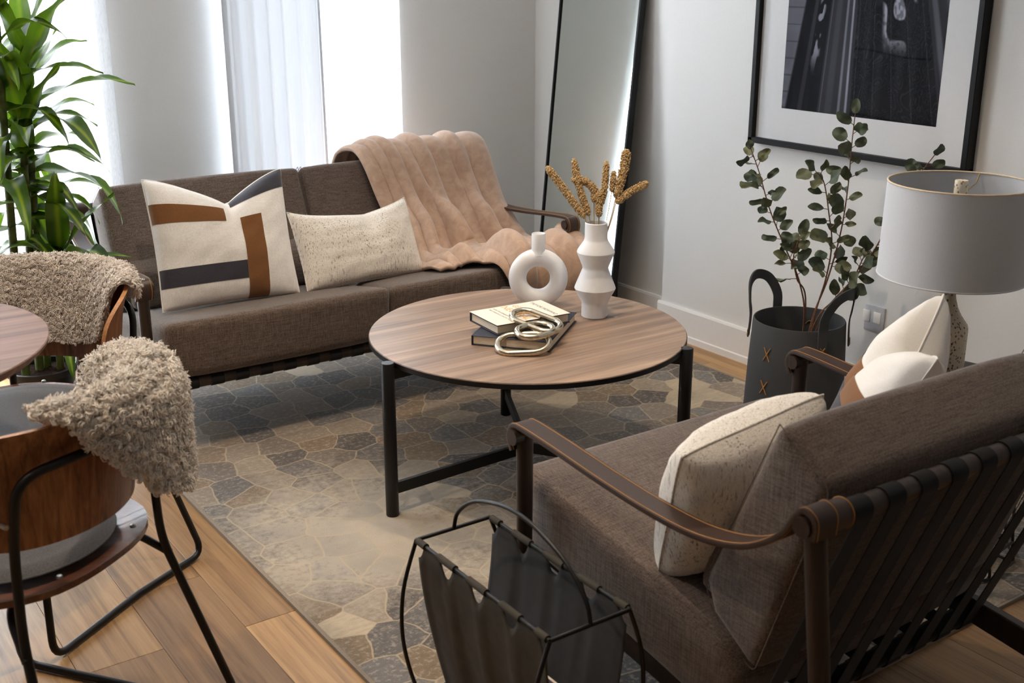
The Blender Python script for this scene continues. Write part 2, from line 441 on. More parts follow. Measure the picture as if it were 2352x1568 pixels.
struct('ceiling', rbox((XL-.1, YF-.1, ZC), (XR+.3, YB+.3, ZC+.1), 0), M['ceiling'])
struct('wall_right', join(rbox((XW, YF-.1, -.1), (XW+.25, 3.452, ZC), 0), rbox((XR, 3.452, -.1), (XR+.21, YB+.25, ZC), 0)), M['wall'])
struct('wall_left', rbox((XL-.12, YF-.1, -.1), (XL, YB+.25, ZC), 0), M['unseen_wall'])
struct('wall_front', rbox((XL-.1, YF-.12, -.1), (XW+.2, YF, ZC), 0), M['unseen_wall'])
W1 = (-.72, 1.20); W2 = (1.755, 2.475); WZ = (.06, 2.52)
def wallseg(x0, x1, z0, z1): return rbox((x0, YB, z0), (x1, YB+.25, z1), 0)
struct('wall_back', join(wallseg(XL-.1, W1[0], -.1, ZC), wallseg(W1[1], W2[0], -.1, ZC), wallseg(W2[1], XR+.02, -.1, ZC),
       wallseg(W1[0], W1[1], -.1, WZ[0]), wallseg(W1[0], W1[1], WZ[1], ZC), wallseg(W2[0], W2[1], -.1, WZ[0]), wallseg(W2[0], W2[1], WZ[1], ZC)), M['wall'])
def baseboard(name, pts):
    prof = [(0, 0), (.016, 0), (.016, .026), (.012, .030), (.012, .128), (.008, .137), (0, .137)]
    for i, (a, b, nrm) in enumerate(pts):
        a = np.array(a); b = np.array(b); n_ = np.array(nrm)
        V = []; m = len(prof)
        for p in (a, b):
            for q, z in prof: V.append((*(p + n_*q), z))
        F = [(k, (k+1) % m, m+(k+1) % m, m+k) for k in range(m)] + [tuple(range(m)), tuple(range(2*m-1, m-1, -1))]
        struct(name if i == 0 else name, (np.array(V), F), M['trim'])
baseboard('baseboard_right', [((XW, YF), (XW, 3.466), (-1, 0)), ((XR, 3.452), (XR, YB), (-1, 0))])
baseboard('baseboard_back', [((W1[1]-.0, YB), (W2[0], YB), (0, -1)), ((W2[1], YB), (XR, YB), (0, -1))])
baseboard('baseboard_left', [((XL, YF), (XL, YB), (1, 0))])
baseboard('baseboard_front', [((XL, YF), (XW, YF), (0, 1))])
for k, (a, b) in enumerate((W1, W2)):
    fw = .045; y0, y1 = YB+.13, YB+.19
    bars = [rbox((a, y0, WZ[0]), (a+fw, y1, WZ[1]), .003, 1), rbox((b-fw, y0, WZ[0]), (b, y1, WZ[1]), .003, 1),
            rbox((a, y0, WZ[0]), (b, y1, WZ[0]+fw), .003, 1), rbox((a, y0, WZ[1]-fw), (b, y1, WZ[1]), .003, 1)]
    if k == 0: bars.append(rbox(((a+b)/2-.025, y0, WZ[0]), ((a+b)/2+.025, y1, WZ[1]), .003, 1))
    w = struct(f'window_{k+1}', join(*bars), M['trim'])
    xs = [a+fw, (a+b)/2-.025, (a+b)/2+.025, b-fw] if k == 0 else [a+fw, b-fw]
    for j in range(0, len(xs), 2):
        mk('pane', rbox((xs[j], y0+.025, WZ[0]+fw), (xs[j+1], y0+.03, WZ[1]-fw), 0), M['glass'], w, smooth=False)

# ceiling downlights: a trim ring with a warm lamp in it
for i, (x, y, pw, ang, ax, ay) in enumerate(DOWNLIGHTS):
    r_ = tag(mk('recessed_downlight', lathe([(.048, ZC-.001), (.062, ZC-.001), (.062, ZC-.007), (.05, ZC-.01), (.044, ZC-.004), (.044, ZC-.001)], 32, (x, y)), M['trim']),
             'small round white ceiling downlight ' + ['above the dining table', 'above the left side of the rug', 'above the coffee table', 'closest to the sofa'][i], 'downlight', 'ceiling downlights')
    l = bpy.data.lights.new('downlight_lamp', 'SPOT'); l.energy = pw; l.color = WARM; l.spot_size = R(ang); l.spot_blend = .55; l.shadow_soft_size = .035
    lo = bpy.data.objects.new('downlight_lamp', l); C.objects.link(lo); lo.parent = r_
    lo.location = (x, y, ZC-.02); d = Vector((ax-x, ay-y, -ZC)); lo.rotation_euler = d.to_track_quat('-Z', 'Y').to_euler()

# ------------------------------------------------------------------ curtains
def curtain(name, label, x0, x1, y, folds, amp, mat, seed, hem=True, drift=0.0):
    rr = np.random.default_rng(seed); ph = rr.uniform(0, 6.28, 4)
    T_ = thing(name, label, 'curtain', ((x0+x1)/2, y, .02), group='sheer window curtains')
    nu = int(max(60, (x1-x0)*150))
    def f(u, v):
        xx = x0 + (x1-x0)*u + drift*(1-v)*u
        a = amp*(.7+.3*v)
        yy = y + a*math.sin(u*folds*6.283+ph[0]+.5*math.sin(u*9+ph[1])+.25*math.sin(3*v+ph[3])) + .35*a*math.sin(u*folds*2.3*6.283+ph[2])
        return (xx, yy, .02 + v*2.56)
    mk('curtain_panel', grid(f, nu, 12), mat, T_, angle=180, world=True)
    if hem:
        for uu in (0.0, 1.0):
            mk('side_hem', grid(lambda a, b: tuple(np.array(f(min(1, max(0, uu+(.016/(x1-x0)*(a)*(1 if uu == 0 else -1)))), b)) + np.array((0, -.003, 0))), 3, 12), mat, T_, angle=180, world=True)
    return T_
curtain('sheer_curtain', 'floor length white voile over the left window behind the tall plant', -.62, 1.268, 4.355, 17, .018, M['sheer'], 1)
curtain('sheer_curtain', 'gathered white voile panel beside the grey wall pier behind the sofa', 1.70, 2.10, 4.350, 6, .016, M['sheer_dense'], 2, drift=.02)
curtain('sheer_curtain', 'thin bright voile panel at the right side of the window behind the throw', 2.105, 2.485, 4.385, 5, .010, M['sheer'], 3)

# ------------------------------------------------------------------ rug
rug = thing('area_rug', 'patchwork area rug in greys browns and beige under the coffee table', 'rug', (1.98, 2.75, 0))
RX0, RX1, RY0, RY1 = .962, 3.0, 1.322, 4.20
mk('pile', rbox((RX0+.01, RY0+.01, .0005), (RX1-.01, RY1-.01, .009), .002, 1), M['rug'], rug, world=True)
mk('binding', sweep([(RX0+.006, RY0+.006, .005), (RX1-.006, RY0+.006, .005), (RX1-.006, RY1-.006, .005), (RX0+.006, RY1-.006, .005)], [(-.006, -.0045), (.006, -.0045), (.006, .0045), (-.006, .0045)], closed=True), M['rug_edge'], rug, world=True, smooth=False)
ZR = .009

# ------------------------------------------------------------------ lounge seating (local: x across, +y to the front, posts at y=0)
def cushion(poly, x0, x1, bev=.022, crown=.012):
    """upholstered block: bevelled side profile, subdivided and slightly crowned"""
    bm = bmesh.new()
    A = [bm.verts.new((x0, a, b)) for a, b in poly]; B = [bm.verts.new((x1, a, b)) for a, b in poly]; n = len(poly)
    bm.faces.new(A[::-1]); bm.faces.new(B)
    for i in range(n): bm.faces.new((A[i], A[(i+1) % n], B[(i+1) % n], B[i]))
    bmesh.ops.recalc_face_normals(bm, faces=bm.faces[:])
    bmesh.ops.bevel(bm, geom=bm.edges[:], offset=bev, segments=3, profile=.5, affect='EDGES', clamp_overlap=True)
    ed = [e for e in bm.edges if e.calc_length() > .08]
    bmesh.ops.subdivide_edges(bm, edges=ed, cuts=7, use_grid_fill=True)
    c = np.mean([v.co for v in bm.verts], axis=0)
    bm.normal_update()
    cy = np.mean([p[0] for p in poly]); cz = np.mean([p[1] for p in poly]); hx = (x1-x0)/2
    hy = max(abs(p[0]-cy) for p in poly); hz = max(abs(p[1]-cz) for p in poly)
    for v in bm.verts:
        ux = abs(v.co.x-(x0+x1)/2)/hx; ur = math.hypot((v.co.y-cy)/hy, (v.co.z-cz)/hz)/1.42
        v.co += v.normal * crown*max(0, 1-ux**4)*max(0, 1-ur**3)*1.0
    return bm_out(bm)

def piping(poly, x, r=.003):
    P = [(x, a, b) for a, b in poly]
    return tube(round_path(P + [P[0]], .02), r, 6)

def lounge(name, label, loc, rz, half, ncush, zr_front, zr_rear, straps_b, straps_s):
    S = thing(name, label, 'sofa' if ncush > 1 else 'armchair', loc, rz)
    for s in (-1, 1):
        X = s*half
        mk('leg', cyl((X, 0, zr_front), (X, 0, .566), .0155, 20, .0175), M['black_wood'], S)
        mk('leg', cyl((X, -.83, zr_rear), (X, -.738, .672), .0155, 20, .0175), M['black_wood'], S)
        # slung leather arm
        ap = smooth_path([(X, .012, .530), (X, .023, .556), (X, .012, .582), (X, -.02, .586), (X, -.12, .579), (X, -.26, .566), (X, -.40, .558), (X, -.52, .562),
                          (X, -.62, .588), (X, -.69, .636), (X, -.722, .684), (X, -.738, .697), (X, -.757, .686), (X, -.757, .656)], 5)
        w2, h2 = .026, .0045
        pr = [(-w2, -h2), (w2, -h2), (w2+.001, 0), (w2, h2), (-w2, h2), (-w2-.001, 0)]
        arm = mk('armrest', sweep(ap, pr, fixed=(1, 0, 0)), M['leather'], S, angle=50)
        Tn = np.gradient(ap, axis=0); Nn = np.cross(np.array((1., 0, 0)), Tn); Nn /= np.linalg.norm(Nn, axis=1)[:, None]
        for q in (-1, 1):
            mk('stitching', tube(ap + Nn*(h2+.0002) + np.array((q*(w2-.005), 0, 0)), .0009, 5), M['stitch'], arm)
            mk('stitching', tube(ap - Nn*(h2+.0002) + np.array((q*(w2-.005), 0, 0)), .0009, 5), M['stitch'], arm)
        mk('arm_dowel', cyl((X-.031, .002, .562), (X+.031, .002, .562), .0165, 20), M['black_wood'], S)
        mk('arm_dowel', cyl((X-.031, -.738, .672), (X+.031, -.738, .672), .0165, 20), M['black_wood'], S)
        # leather ear where the arm meets the back rail
        ear = mk('leather_cuff', sweep([(X-s*.018, -.738, .672), (X-s*.062, -.738, .672)], circ(.0235, 20)), M['leather'], S)
        for e in (.02, .06): mk('stitching', tube([(X-s*e, -.738+.0240*math.cos(a), .672+.0240*math.sin(a)) for a in np.linspace(0, 6.283, 24)[:-1]], .001, 5, closed=True), M['stitch'], ear)
        # side rail under the seat
        mk('side_rail', prism([(.02, .268), (.02, .222), (-.80, .125), (-.80, .185)], X-s*.068, X-s*.044, .003, 1), M['black_wood'], S)
        mk('rail_peg', cyl((X, -.802, .150), (X-s*.05, -.802, .150), .012, 12), M['black_wood'], S)
        mk('rail_peg', cyl((X, 0, .245), (X-s*.05, 0, .245), .012, 12), M['black_wood'], S)
    h = half-.012
    mk('back_rail', cyl((-h, -.738, .668), (h, -.738, .668), .0185, 20), M['black_wood'], S)
    mk('front_rail', cyl((-h+.04, .03, .256), (h-.04, .03, .256), .0190, 20), M['black_wood'], S)
    mk('rear_rail', cyl((-h+.04, -.545, .168), (h-.04, -.545, .168), .0190, 20), M['strap'], S)
    def strap(xc, a, b, ra, rb, side):
        """40 mm webbing wrapped round rail a, one run to rail b, wrapped round it (y,z)"""
        a = np.array(a); b = np.array(b); d = (b-a)/np.linalg.norm(b-a); nn = np.array((-d[1], d[0]))*side; pts = []
        for k in range(13): an = R(-100 - 170*k/12); pts.append(a + ra*(d*math.cos(an)*-1*-1 + nn*math.sin(an)))
        for k in range(13): an = R(90 - 190*k/12); pts.append(b + rb*(d*math.cos(an) + nn*math.sin(an)))
        return sweep([(xc, *p) for p in pts], [(-.0205, -.001), (.0205, -.001), (.0205, .001), (-.0205, .001)], fixed=(1, 0, 0))
    for xc in straps_b: mk('back_strap', strap(xc, (-.738, .668), (-.545, .168), .0198, .0200, -1), M['strap'], S, angle=30)
    for xc in straps_s: mk('seat_strap', strap(xc, (.03, .256), (-.545, .168), .0203, .0214, -1), M['strap'], S, angle=30)
    hs = half-.034; hb = half-.064
    seatp = [(.076, .462), (.058, .284), (-.52, .190), (-.572, .285), (-.53, .345)]
    backp = [(-.597, .768), (-.708, .694), (-.580, .300), (-.475, .368), (-.452, .425)]
    lump = [(-.405, .380), (-.435, .500), (-.505, .535), (-.468, .372)]
    for k in range(ncush):
        a = -hs + 2*hs*k/ncush; b = -hs + 2*hs*(k+1)/ncush
        sc_ = mk('seat_cushion', cushion(seatp, a+.001, b-.001, .024, .010), M['sofa'], S, angle=60)
        a = -hb + 2*hb*k/ncush; b = -hb + 2*hb*(k+1)/ncush
        bc = mk('back_cushion', cushion(backp, a+.002, b-.002, .020, .010), M['sofa'], S, angle=60)
        for e in (a+.006, b-.006): mk('seam', piping([(p[0]*.995-.002, p[1]*.995+.001) for p in backp], e, .0010), M['sofa'], bc)
        mk('lumbar_cushion', cushion(lump, a+.03, b-.03, .022, .006), M['sofa'], S, angle=60)
    return S

PITCH = .0795
lounge('lounge_armchair', 'taupe armchair with slung leather arms and black strap back, seen from behind', (1.657, 1.75, 0), 0, .405, 1, ZR, 0,
       [-.316+PITCH*k for k in range(9)], [-.316+PITCH*k for k in range(9)])
lounge('lounge_sofa', 'two seat taupe sofa with leather arms along the window wall', (1.772, 3.30, 0), math.pi, .790, 2, ZR, ZR,
       [(k-7.5)*.08*1.16 for k in range(16)], [(k-8.5)*.08 for k in range(18)])

# ------------------------------------------------------------------ pillows
def vhash(seed):
    r_ = np.random.default_rng(seed); k = r_.normal(0, 1, (10, 2))*np.linspace(1.2, 5, 10)[:, None]; p = r_.uniform(0, 6.28, 10); a = 1/np.linspace(1, 4, 10)
    return lambda u, v: float(np.sum(a*np.sin(k[:, 0]*u*2+k[:, 1]*v*2+p))/3.2)
def pillow(name, label, origin, ex, ey, w, h, th, mat, chop=0, uc=0.0, pinch=.07, seed=1, n=41, patches=(), ear=.0, back_mat=None, soft=.015):
    ex = np.array(ex, float); ex /= np.linalg.norm(ex); ey = np.array(ey, float); ey -= ex*(ey @ ex); ey /= np.linalg.norm(ey); ez = np.cross(ex, ey)
    o = np.array(origin, float); nz_ = vhash(seed)
    def pos(u, v, side, off=0.0):
        x_ = u*w/2*(1-pinch*(1-v*v)*abs(u)**2); y_ = v*h/2*(1-pinch*(1-u*u)*abs(v)**2)
        cr_ = 1-soft*(u*u*v*v)**2; x_ *= cr_; y_ *= cr_
        T_ = th/2*(max(0, (1-u*u))*max(0, (1-v*v)))**.40
        T_ *= 1+.10*nz_(u, v+3*side)
        e = max(abs(u), abs(v)); T_ += .004*nz_(u*4+9, v*4+side)*(e**3)*(1-e**12)
        if chop:
            s_ = max(0, (v+.25)/1.25); g = max(0, 1-abs(u-uc)/((1-uc) if u > uc else (1+uc)))**1.5
            y_ -= chop*g*s_**2.2; T_ *= 1-.62*math.exp(-((u-uc)/.16)**2)*s_**1.2
            T_ *= 1+.15*s_*(1-g)
        y_ += ear*abs(u)**4*max(0, v)
        return o + ex*x_ + ey*(y_+h/2) + ez*(side*(T_+off))
    S = thing(name, label, 'pillow', tuple(o))
    def sheet(side, u0=-1, u1=1, v0=-1, v1=1, off=0.0, nn=n, mm=None):
        mm = mm or nn
        return grid(lambda a, b: pos(u0+(u1-u0)*a, v0+(v1-v0)*b, side, off), nn, mm)
    mk('cover_front', sheet(1), mat, S, angle=180, world=True)
    mk('cover_back', sheet(-1), back_mat or mat, S, angle=180, world=True)
    edge = [pos(a, -1, 1) for a in np.linspace(-1, 1, 24)] + [pos(1, a, 1) for a in np.linspace(-1, 1, 24)[1:]] + [pos(a, 1, 1) for a in np.linspace(1, -1, 32)[1:]] + [pos(-1, a, 1) for a in np.linspace(1, -1, 24)[1:-1]]
    mk('seam', tube(edge, .0022, 6, closed=True), mat, S, world=True)
    for nm, u0, u1, v0, v1, side, pm in patches:
        gl_ = np.linspace(-1, 1, n); us = [u0]+[q for q in gl_ if u0+1e-3 < q < u1-1e-3]+[u1]; vs_ = [v0]+[q for q in gl_ if v0+1e-3 < q < v1-1e-3]+[v1]
        Vp_ = [pos(a, b, side, .0014) for a in us for b in vs_]; nv_ = len(vs_)
        Fp_ = [(i*nv_+j, (i+1)*nv_+j, (i+1)*nv_+j+1, i*nv_+j+1) for i in range(len(us)-1) for j in range(nv_-1)]
        mk(nm, (np.array(Vp_), Fp_), pm, S, angle=180, world=True)
    return S
# striped pillow on the sofa, faces the camera side (-y)
pillow('striped_pillow', 'large cream pillow with brown and charcoal stripes, left on the sofa', (1.325, 3.478, .418), (1, -.06, -.010), (.01, .30, .95), .462, .425, .155, M['cotton'],
       chop=.095, uc=.12, pinch=.05, seed=4, n=61, patches=[
        ('brown_stripe', -.998, .0, .30, .60, 1, M['brown_cloth']), ('brown_stripe', .20, .50, -.998, .34, 1, M['brown_cloth']),
        ('charcoal_stripe', -.998, .198, -.66, -.38, 1, M['navy_cloth']), ('charcoal_stripe', .12, .998, .70, .998, 1, M['navy_cloth'])])
pillow('lumbar_pillow', 'cream flecked lumbar pillow propped beside the throw on the sofa', (1.812, 3.470, .418), (1, .07, -.01), (-.02, .42, .90), .480, .262, .13, M['boucle_pillow'],
       chop=.02, uc=.2, pinch=.05, seed=9, n=45, ear=.02)
pillow('lumbar_pillow', 'cream flecked lumbar pillow standing on the taupe armchair seat', (1.485, 1.41, .395), (-1, .1, -.18), (.0, -.36, .93), .335, .335, .19, M['boucle_pillow'],
       pinch=.03, seed=12, n=45, soft=.05)
pillow('white_pillow', 'white pillow with a brown edge stripe leaning in the armchair corner below the lamp', (1.90, 1.50, .385), (-.82, -.56, -.06), (.25, -.35, .9), .40, .43, .18, M['white_cotton'],
       chop=.10, uc=.0, pinch=.05, seed=15, n=51, patches=[('brown_stripe', -.998, .998, -.02, .26, 1, M['brown_cloth']), ('charcoal_stripe', -.998, .998, -.998, -.022, 1, M['navy_cloth'])])

# ------------------------------------------------------------------ throw blanket over the right end of the sofa
prof = smooth_path([(4.10, .50), (4.07, .62), (4.045, .725), (3.995, .785), (3.915, .795), (3.862, .745), (3.82, .66), (3.772, .575), (3.712, .510), (3.665, .445), (3.60, .404), (3.48, .418), (3.36, .446),
                    (3.262, .468), (3.206, .458), (3.190, .41), (3.190, .33)], 8)
seg = np.r_[0, np.cumsum(np.linalg.norm(np.diff(prof, axis=0), axis=1))]; seg /= seg[-1]
def prof_at(s):
    yz = np.array([np.interp(s, seg, prof[:, 0]), np.interp(s, seg, prof[:, 1])]); e = .02
    d = np.array([np.interp(min(1, s+e), seg, prof[:, 0])-np.interp(max(0, s-e), seg, prof[:, 0]), np.interp(min(1, s+e), seg, prof[:, 1])-np.interp(max(0, s-e), seg, prof[:, 1])]); d /= np.linalg.norm(d)
    return yz, np.array([d[1], -d[0]])
nb = vhash(21); nb2 = vhash(22); nb3 = vhash(23)
FU = [0, .09, .16, .26, .38, .52, .68, .82, 1.0]; FP = [-.35, .5, 1.5, 2.5, 3.5, 4.5, 5.5, 6.5, 7.4]; FA = [.4, 1.0, 1.5, .6, 1.4, .55, 1.05, .65]
def blanket(u, v):
    vend = .81 + .21*min(1, max(0, (u-.16)/.30)) + .012*math.sin(u*23)
    s = v*vend; (y, z), n_ = prof_at(s)
    s2 = max(0, (s-.26)/.74)
    xl = 1.985 + .09*min(1, max(0, s-.2)*3.2) - .06*s2; xr = 2.570 + .07*max(0, s-.35)
    uu = u + .045*nb(u*.8, s*1.1)*min(1, s*2) + .026*math.sin(s*6.3+u*5)*s2 + .02*nb3(u*1.5+3, s*2.2)*s2
    ph = float(np.interp(uu, FU, FP)); k = int(math.floor(ph+.5)); am = FA[min(7, max(0, k))]
    rd = abs(math.cos(math.pi*ph))**.85
    amp = .022 + .036*min(1, max(0, s-.22)*2.4)
    d = amp*am*rd*(.85+.55*nb3(u*2, s*2.5))*min(1, (1-v)/.07+.15) + .006*nb2(u*2.6, s*5) + .012*max(0, nb(u*3+4, s*6))*s2
    d += .034*math.exp(-((u-(.12+.62*s))/.045)**2)*min(1, max(0, (s-.30)*6))*min(1, max(0, (.93-s)*8)) + .026*math.exp(-((u-(.46+.50*s))/.05)**2)*min(1, max(0, (s-.34)*6))*min(1, max(0, (.9-s)*8))
    lump = .042*math.exp(-((u-.95)/.09)**2-((s-.81)/.05)**2) + .018*math.sin(s*60+u*9)*math.exp(-((u-.92)/.14)**2-((s-.86)/.10)**2) + .03*math.exp(-((u-.93)/.1)**2-((s-.62)/.08)**2)
    e = min(1, u/.03, (1-u)/.03, (1-v)/.02); d = max(d, .0) + .008*e + lump
    xx = xl + (xr-xl)*u
    return (xx, y + n_[0]*d, z + n_[1]*d)
bt = thing('throw_blanket', 'beige plush throw draped over the right end of the sofa', 'blanket', (2.3, 3.6, .45))
bo = mk('plush_cloth', grid(blanket, 141, 150), M['plush'], bt, angle=180, world=True)
sm = bo.modifiers.new('thick', 'SOLIDIFY'); sm.thickness = .012; sm.offset = -1

# ------------------------------------------------------------------ coffee table
TC = (1.871, 2.603); TH = .455
ct = thing('coffee_table', 'round coffee table with wood grain top and three black posts', 'table', (TC[0], TC[1], ZR))
tt = mk('table_top', lathe([(0, TH-.018), (.452, TH-.018), (.4575, TH-.012), (.4580, TH-.002), (.4565, TH), (0, TH)], 96, TC), M['laminate'], ct, world=True)
mk('edge_band', lathe([(.4578, TH-.017), (.4592, TH-.016), (.4592, TH-.003), (.4578, TH-.002)], 96, TC), M['black_metal'], tt, world=True)
legs = [(1.394, 2.577), (2.085, 3.025), (2.135, 2.215)]
for lx, ly in legs:
    mk('leg', lathe([(0, ZR), (.0165, ZR), (.018, ZR+.002), (.018, TH-.002), (.0165, TH), (0, TH)], 24, (lx, ly)), M['black_metal'], ct, world=True)
    d = np.array((TC[0]-lx, TC[1]-ly)); L = np.linalg.norm(d); d /= L
    a = np.array((lx, ly))+d*.014
    mk('stretcher', sweep([(*a, .088), (*TC, .088)], [(-.006, -.0165), (.006, -.0165), (.006, .0165), (-.006, .0165)]), M['black_metal'], ct, world=True, smooth=False)
    mk('top_bracket', sweep([(*a, TH-.0335), (*TC, TH-.0335)], [(-.006, -.0155), (.006, -.0155), (.006, .0155), (-.006, .0155)]), M['black_metal'], ct, world=True, smooth=False)

# donut vase
def frame_dir(a): return np.array((math.cos(a), math.sin(a), 0))
dv_ = thing('ring_vase', 'white ring shaped vase with a short neck on the coffee table', 'vase', (2.050, 2.797, TH))
ax = frame_dir(R(-35)); up_ = np.array((0, 0, 1.)); c0 = np.array((2.050, 2.797, TH+.088))
ring = [c0 + .0640*(ax*math.cos(a)+up_*math.sin(a)) for a in np.linspace(0, 2*math.pi, 72)[:-1]]
sq = [1.0]*71
mk('ring_body', sweep(ring, [(p*1.08, q) for p, q in circ(.0255, 24)], closed=True, up=np.cross(ax, up_)), M['ceramic'], dv_, angle=180, world=True)
mk('neck', lathe([(.026, TH+.162), (.0215, TH+.172), (.0210, TH+.180), (.0210, TH+.226), (.0200, TH+.228), (.0180, TH+.226), (.0180, TH+.165)], 40, (2.050, 2.797)), M['ceramic'], dv_, world=True, angle=60)
mk('foot', lathe([(.022, TH), (.024, TH+.002), (.021, TH+.010), (.0, TH+.012)], 32, (2.050, 2.797)), M['ceramic'], dv_, world=True)

# stacked-cone vase
VC = (2.118, 2.602)
zv = thing('faceted_vase', 'tall white vase of stacked cones holding dried millet', 'vase', (*VC, TH))
pz = [(0, 0), (.037, 0), (.0395, .003), (.0395, .042), (.041, .048), (.0600, .084), (.0618, .089), (.0600, .095), (.0395, .146), (.0385, .151), (.0400, .157), (.0550, .194), (.0562, .199), (.0545, .205), (.0365, .232), (.0340, .240), (.0335, .286), (.0320, .288), (.0295, .286), (.0295, .16), (0, .16)]
mk('vase_body', lathe([(r_, TH+z_) for r_, z_ in pz], 64, VC), M['ceramic'], zv, world=True, angle=28)

# dried millet
heads = [((2.025, 2.726, .899), (2.055, 2.679, .835), (2.091, 2.622, .755)), ((2.095, 2.685, .921), (2.093, 2.655, .841), (2.103, 2.618, .762)),
         ((2.078, 2.674, .863), (2.109, 2.650, .858), (2.128, 2.628, .832), (2.121, 2.619, .798)), ((2.172, 2.628, .914), (2.154, 2.612, .841), (2.134, 2.607, .790)),
         ((2.137, 2.615, .833), (2.126, 2.601, .757)), ((2.186, 2.608, .887), (2.170, 2.598, .828)), ((2.227, 2.603, .947), (2.209, 2.593, .890), (2.177, 2.587, .811)),
         ((2.262, 2.542, .853), (2.216, 2.566, .829), (2.175, 2.583, .797))]
mlabels = ['dried millet head leaning farthest left out of the white vase', 'upright dried millet head standing behind the bent one', 'dried millet head bent over sideways at its tip',
           'tall slim dried millet head rising above the vase centre', 'short dried millet head just above the vase mouth', 'smallest dried millet head between two taller ones',
           'thickest and tallest dried millet head in the vase', 'dried millet head leaning far right out of the vase']
bmi = bmesh.new(); bmesh.ops.create_icosphere(bmi, subdivisions=1, radius=1); ICO = bm_out(bmi)
for hi, (h, lb) in enumerate(zip(heads, mlabels)):
    P = smooth_path(h, 10) if len(h) > 2 else np.array([np.array(h[0])*(1-t_)+np.array(h[1])*t_ for t_ in np.linspace(0, 1, 14)])
    base = P[-1]; g = thing('dried_millet', lb, 'dried grass', tuple(base), group='dried millet in the white vase')
    mouth = np.array((VC[0] + (base[0]-VC[0])*.35, VC[1] + (base[1]-VC[1])*.35, TH+.20)); bot = np.array((VC[0]+rng.normal(0, .004), VC[1]+rng.normal(0, .004), TH+.165))
    mk('stalk', tube(smooth_path([bot, mouth*.5+base*.5 if base[2] > .77 else mouth, base, P[-3]], 5), .0014, 6), M['straw'], g, world=True)
    L = np.linalg.norm(np.diff(P, axis=0), axis=1).sum(); nb_ = int(L*5200); parts = []
    rad = [.0098, .0095, .0105, .0088, .0092, .0075, .0125, .0098][hi]
    Tn = np.gradient(P, axis=0); Tn /= np.linalg.norm(Tn, axis=1)[:, None]
    core = tube(P, rad*.75, 8, scale=[max(.35, min(1, 1.6*math.sin(math.pi*min(.97, max(.03, i_/(len(P)-1))))**.5)) for i_ in range(len(P))]); parts.append(core)
    for q in range(nb_):
        s_ = rng.uniform(.01, .99); i_ = s_*(len(P)-1); k_ = int(i_); f_ = i_-k_; p = P[k_]*(1-f_)+P[min(k_+1, len(P)-1)]*f_; tn = Tn[k_]
        n0 = np.cross(tn, (.3, .5, .8)); n0 /= np.linalg.norm(n0); n1 = np.cross(tn, n0); a_ = rng.uniform(0, 6.283)
        env = min(1, (math.sin(math.pi*min(.985, max(.015, s_)))*2.2)**.5)
        rr_ = rad*env*rng.uniform(.80, 1.16)
        parts.append((ICO[0]*np.array((.0017, .0017, .0024))*rng.uniform(.7, 1.4) + p + (n0*math.cos(a_)+n1*math.sin(a_))*rr_, ICO[1]))
    so = mk('seed_head', join(*parts), M['millet'], g, world=True, angle=180); so['kind'] = 'stuff'

# books
def book(name, label, corner, ux, w, d, z0, th, jacket):
    """corner = spine/tail corner, ux = along the spine, w = spine length, d = depth to the fore edge"""
    ux = np.array((*ux, 0.)); ux /= np.linalg.norm(ux); uy = np.array((ux[1], -ux[0], 0)); o = np.array((*corner, z0))
    B = thing(name, label, 'book', tuple(o))
    def bx(a, b, bev=.0012): 
        V, F = rbox(a, b, bev, 1); return (o + V[:, :1]*ux + V[:, 1:2]*uy + V[:, 2:]*np.array((0, 0, 1.)), F)
    t_ = .0028
    mk('cover', join(bx((0, 0, 0), (w, d, t_)), bx((0, 0, th-t_), (w, d, th)), bx((0, -.001, 0), (w, t_, th))), M['navy'], B, world=True)
    mk('page_block', bx((.005, t_, t_), (w-.005, d-.005, th-t_), .0008), M['paper'], B, world=True)
    return B, (o, ux, uy)
lb, lf = book('hardcover_book', 'large navy hardcover lying flat on the coffee table under a cream book', (1.66, 2.576), (.785, .62), .305, .226, TH, .029, False)
ub, uf = book('hardcover_book', 'smaller cream jacketed hardcover lying on top of the navy book', (1.728, 2.690), (.995, -.075), .243, .158, TH+.0292, .028, True)
o_, ux_, uy_ = uf
jw, jd, jt = .243, .158, .028
V, F = rbox((.0006, -.0022, -.0004), (jw-.0006, jd, .0006), .0004, 1); V2, F2 = rbox((.0006, -.0024, jt-.0002), (jw-.0006, jd+.0003, jt+.0008), .0004, 1); V3, F3 = rbox((.0006, -.0024, 0), (jw-.0006, -.0012, jt), .0004, 1)
V4, F4 = rbox((.0006, jd-.0002, jt-.010), (jw-.0006, jd+.0006, jt+.0006), .0003, 1)
for nm, (a_, b_) in (('jacket', join((V2, F2), (V3, F3))),):
    jk = mk('dust_jacket', (o_ + a_[:, :1]*ux_ + a_[:, 1:2]*uy_ + a_[:, 2:]*np.array((0, 0, 1.)), b_), M['jacket'], ub, world=True)
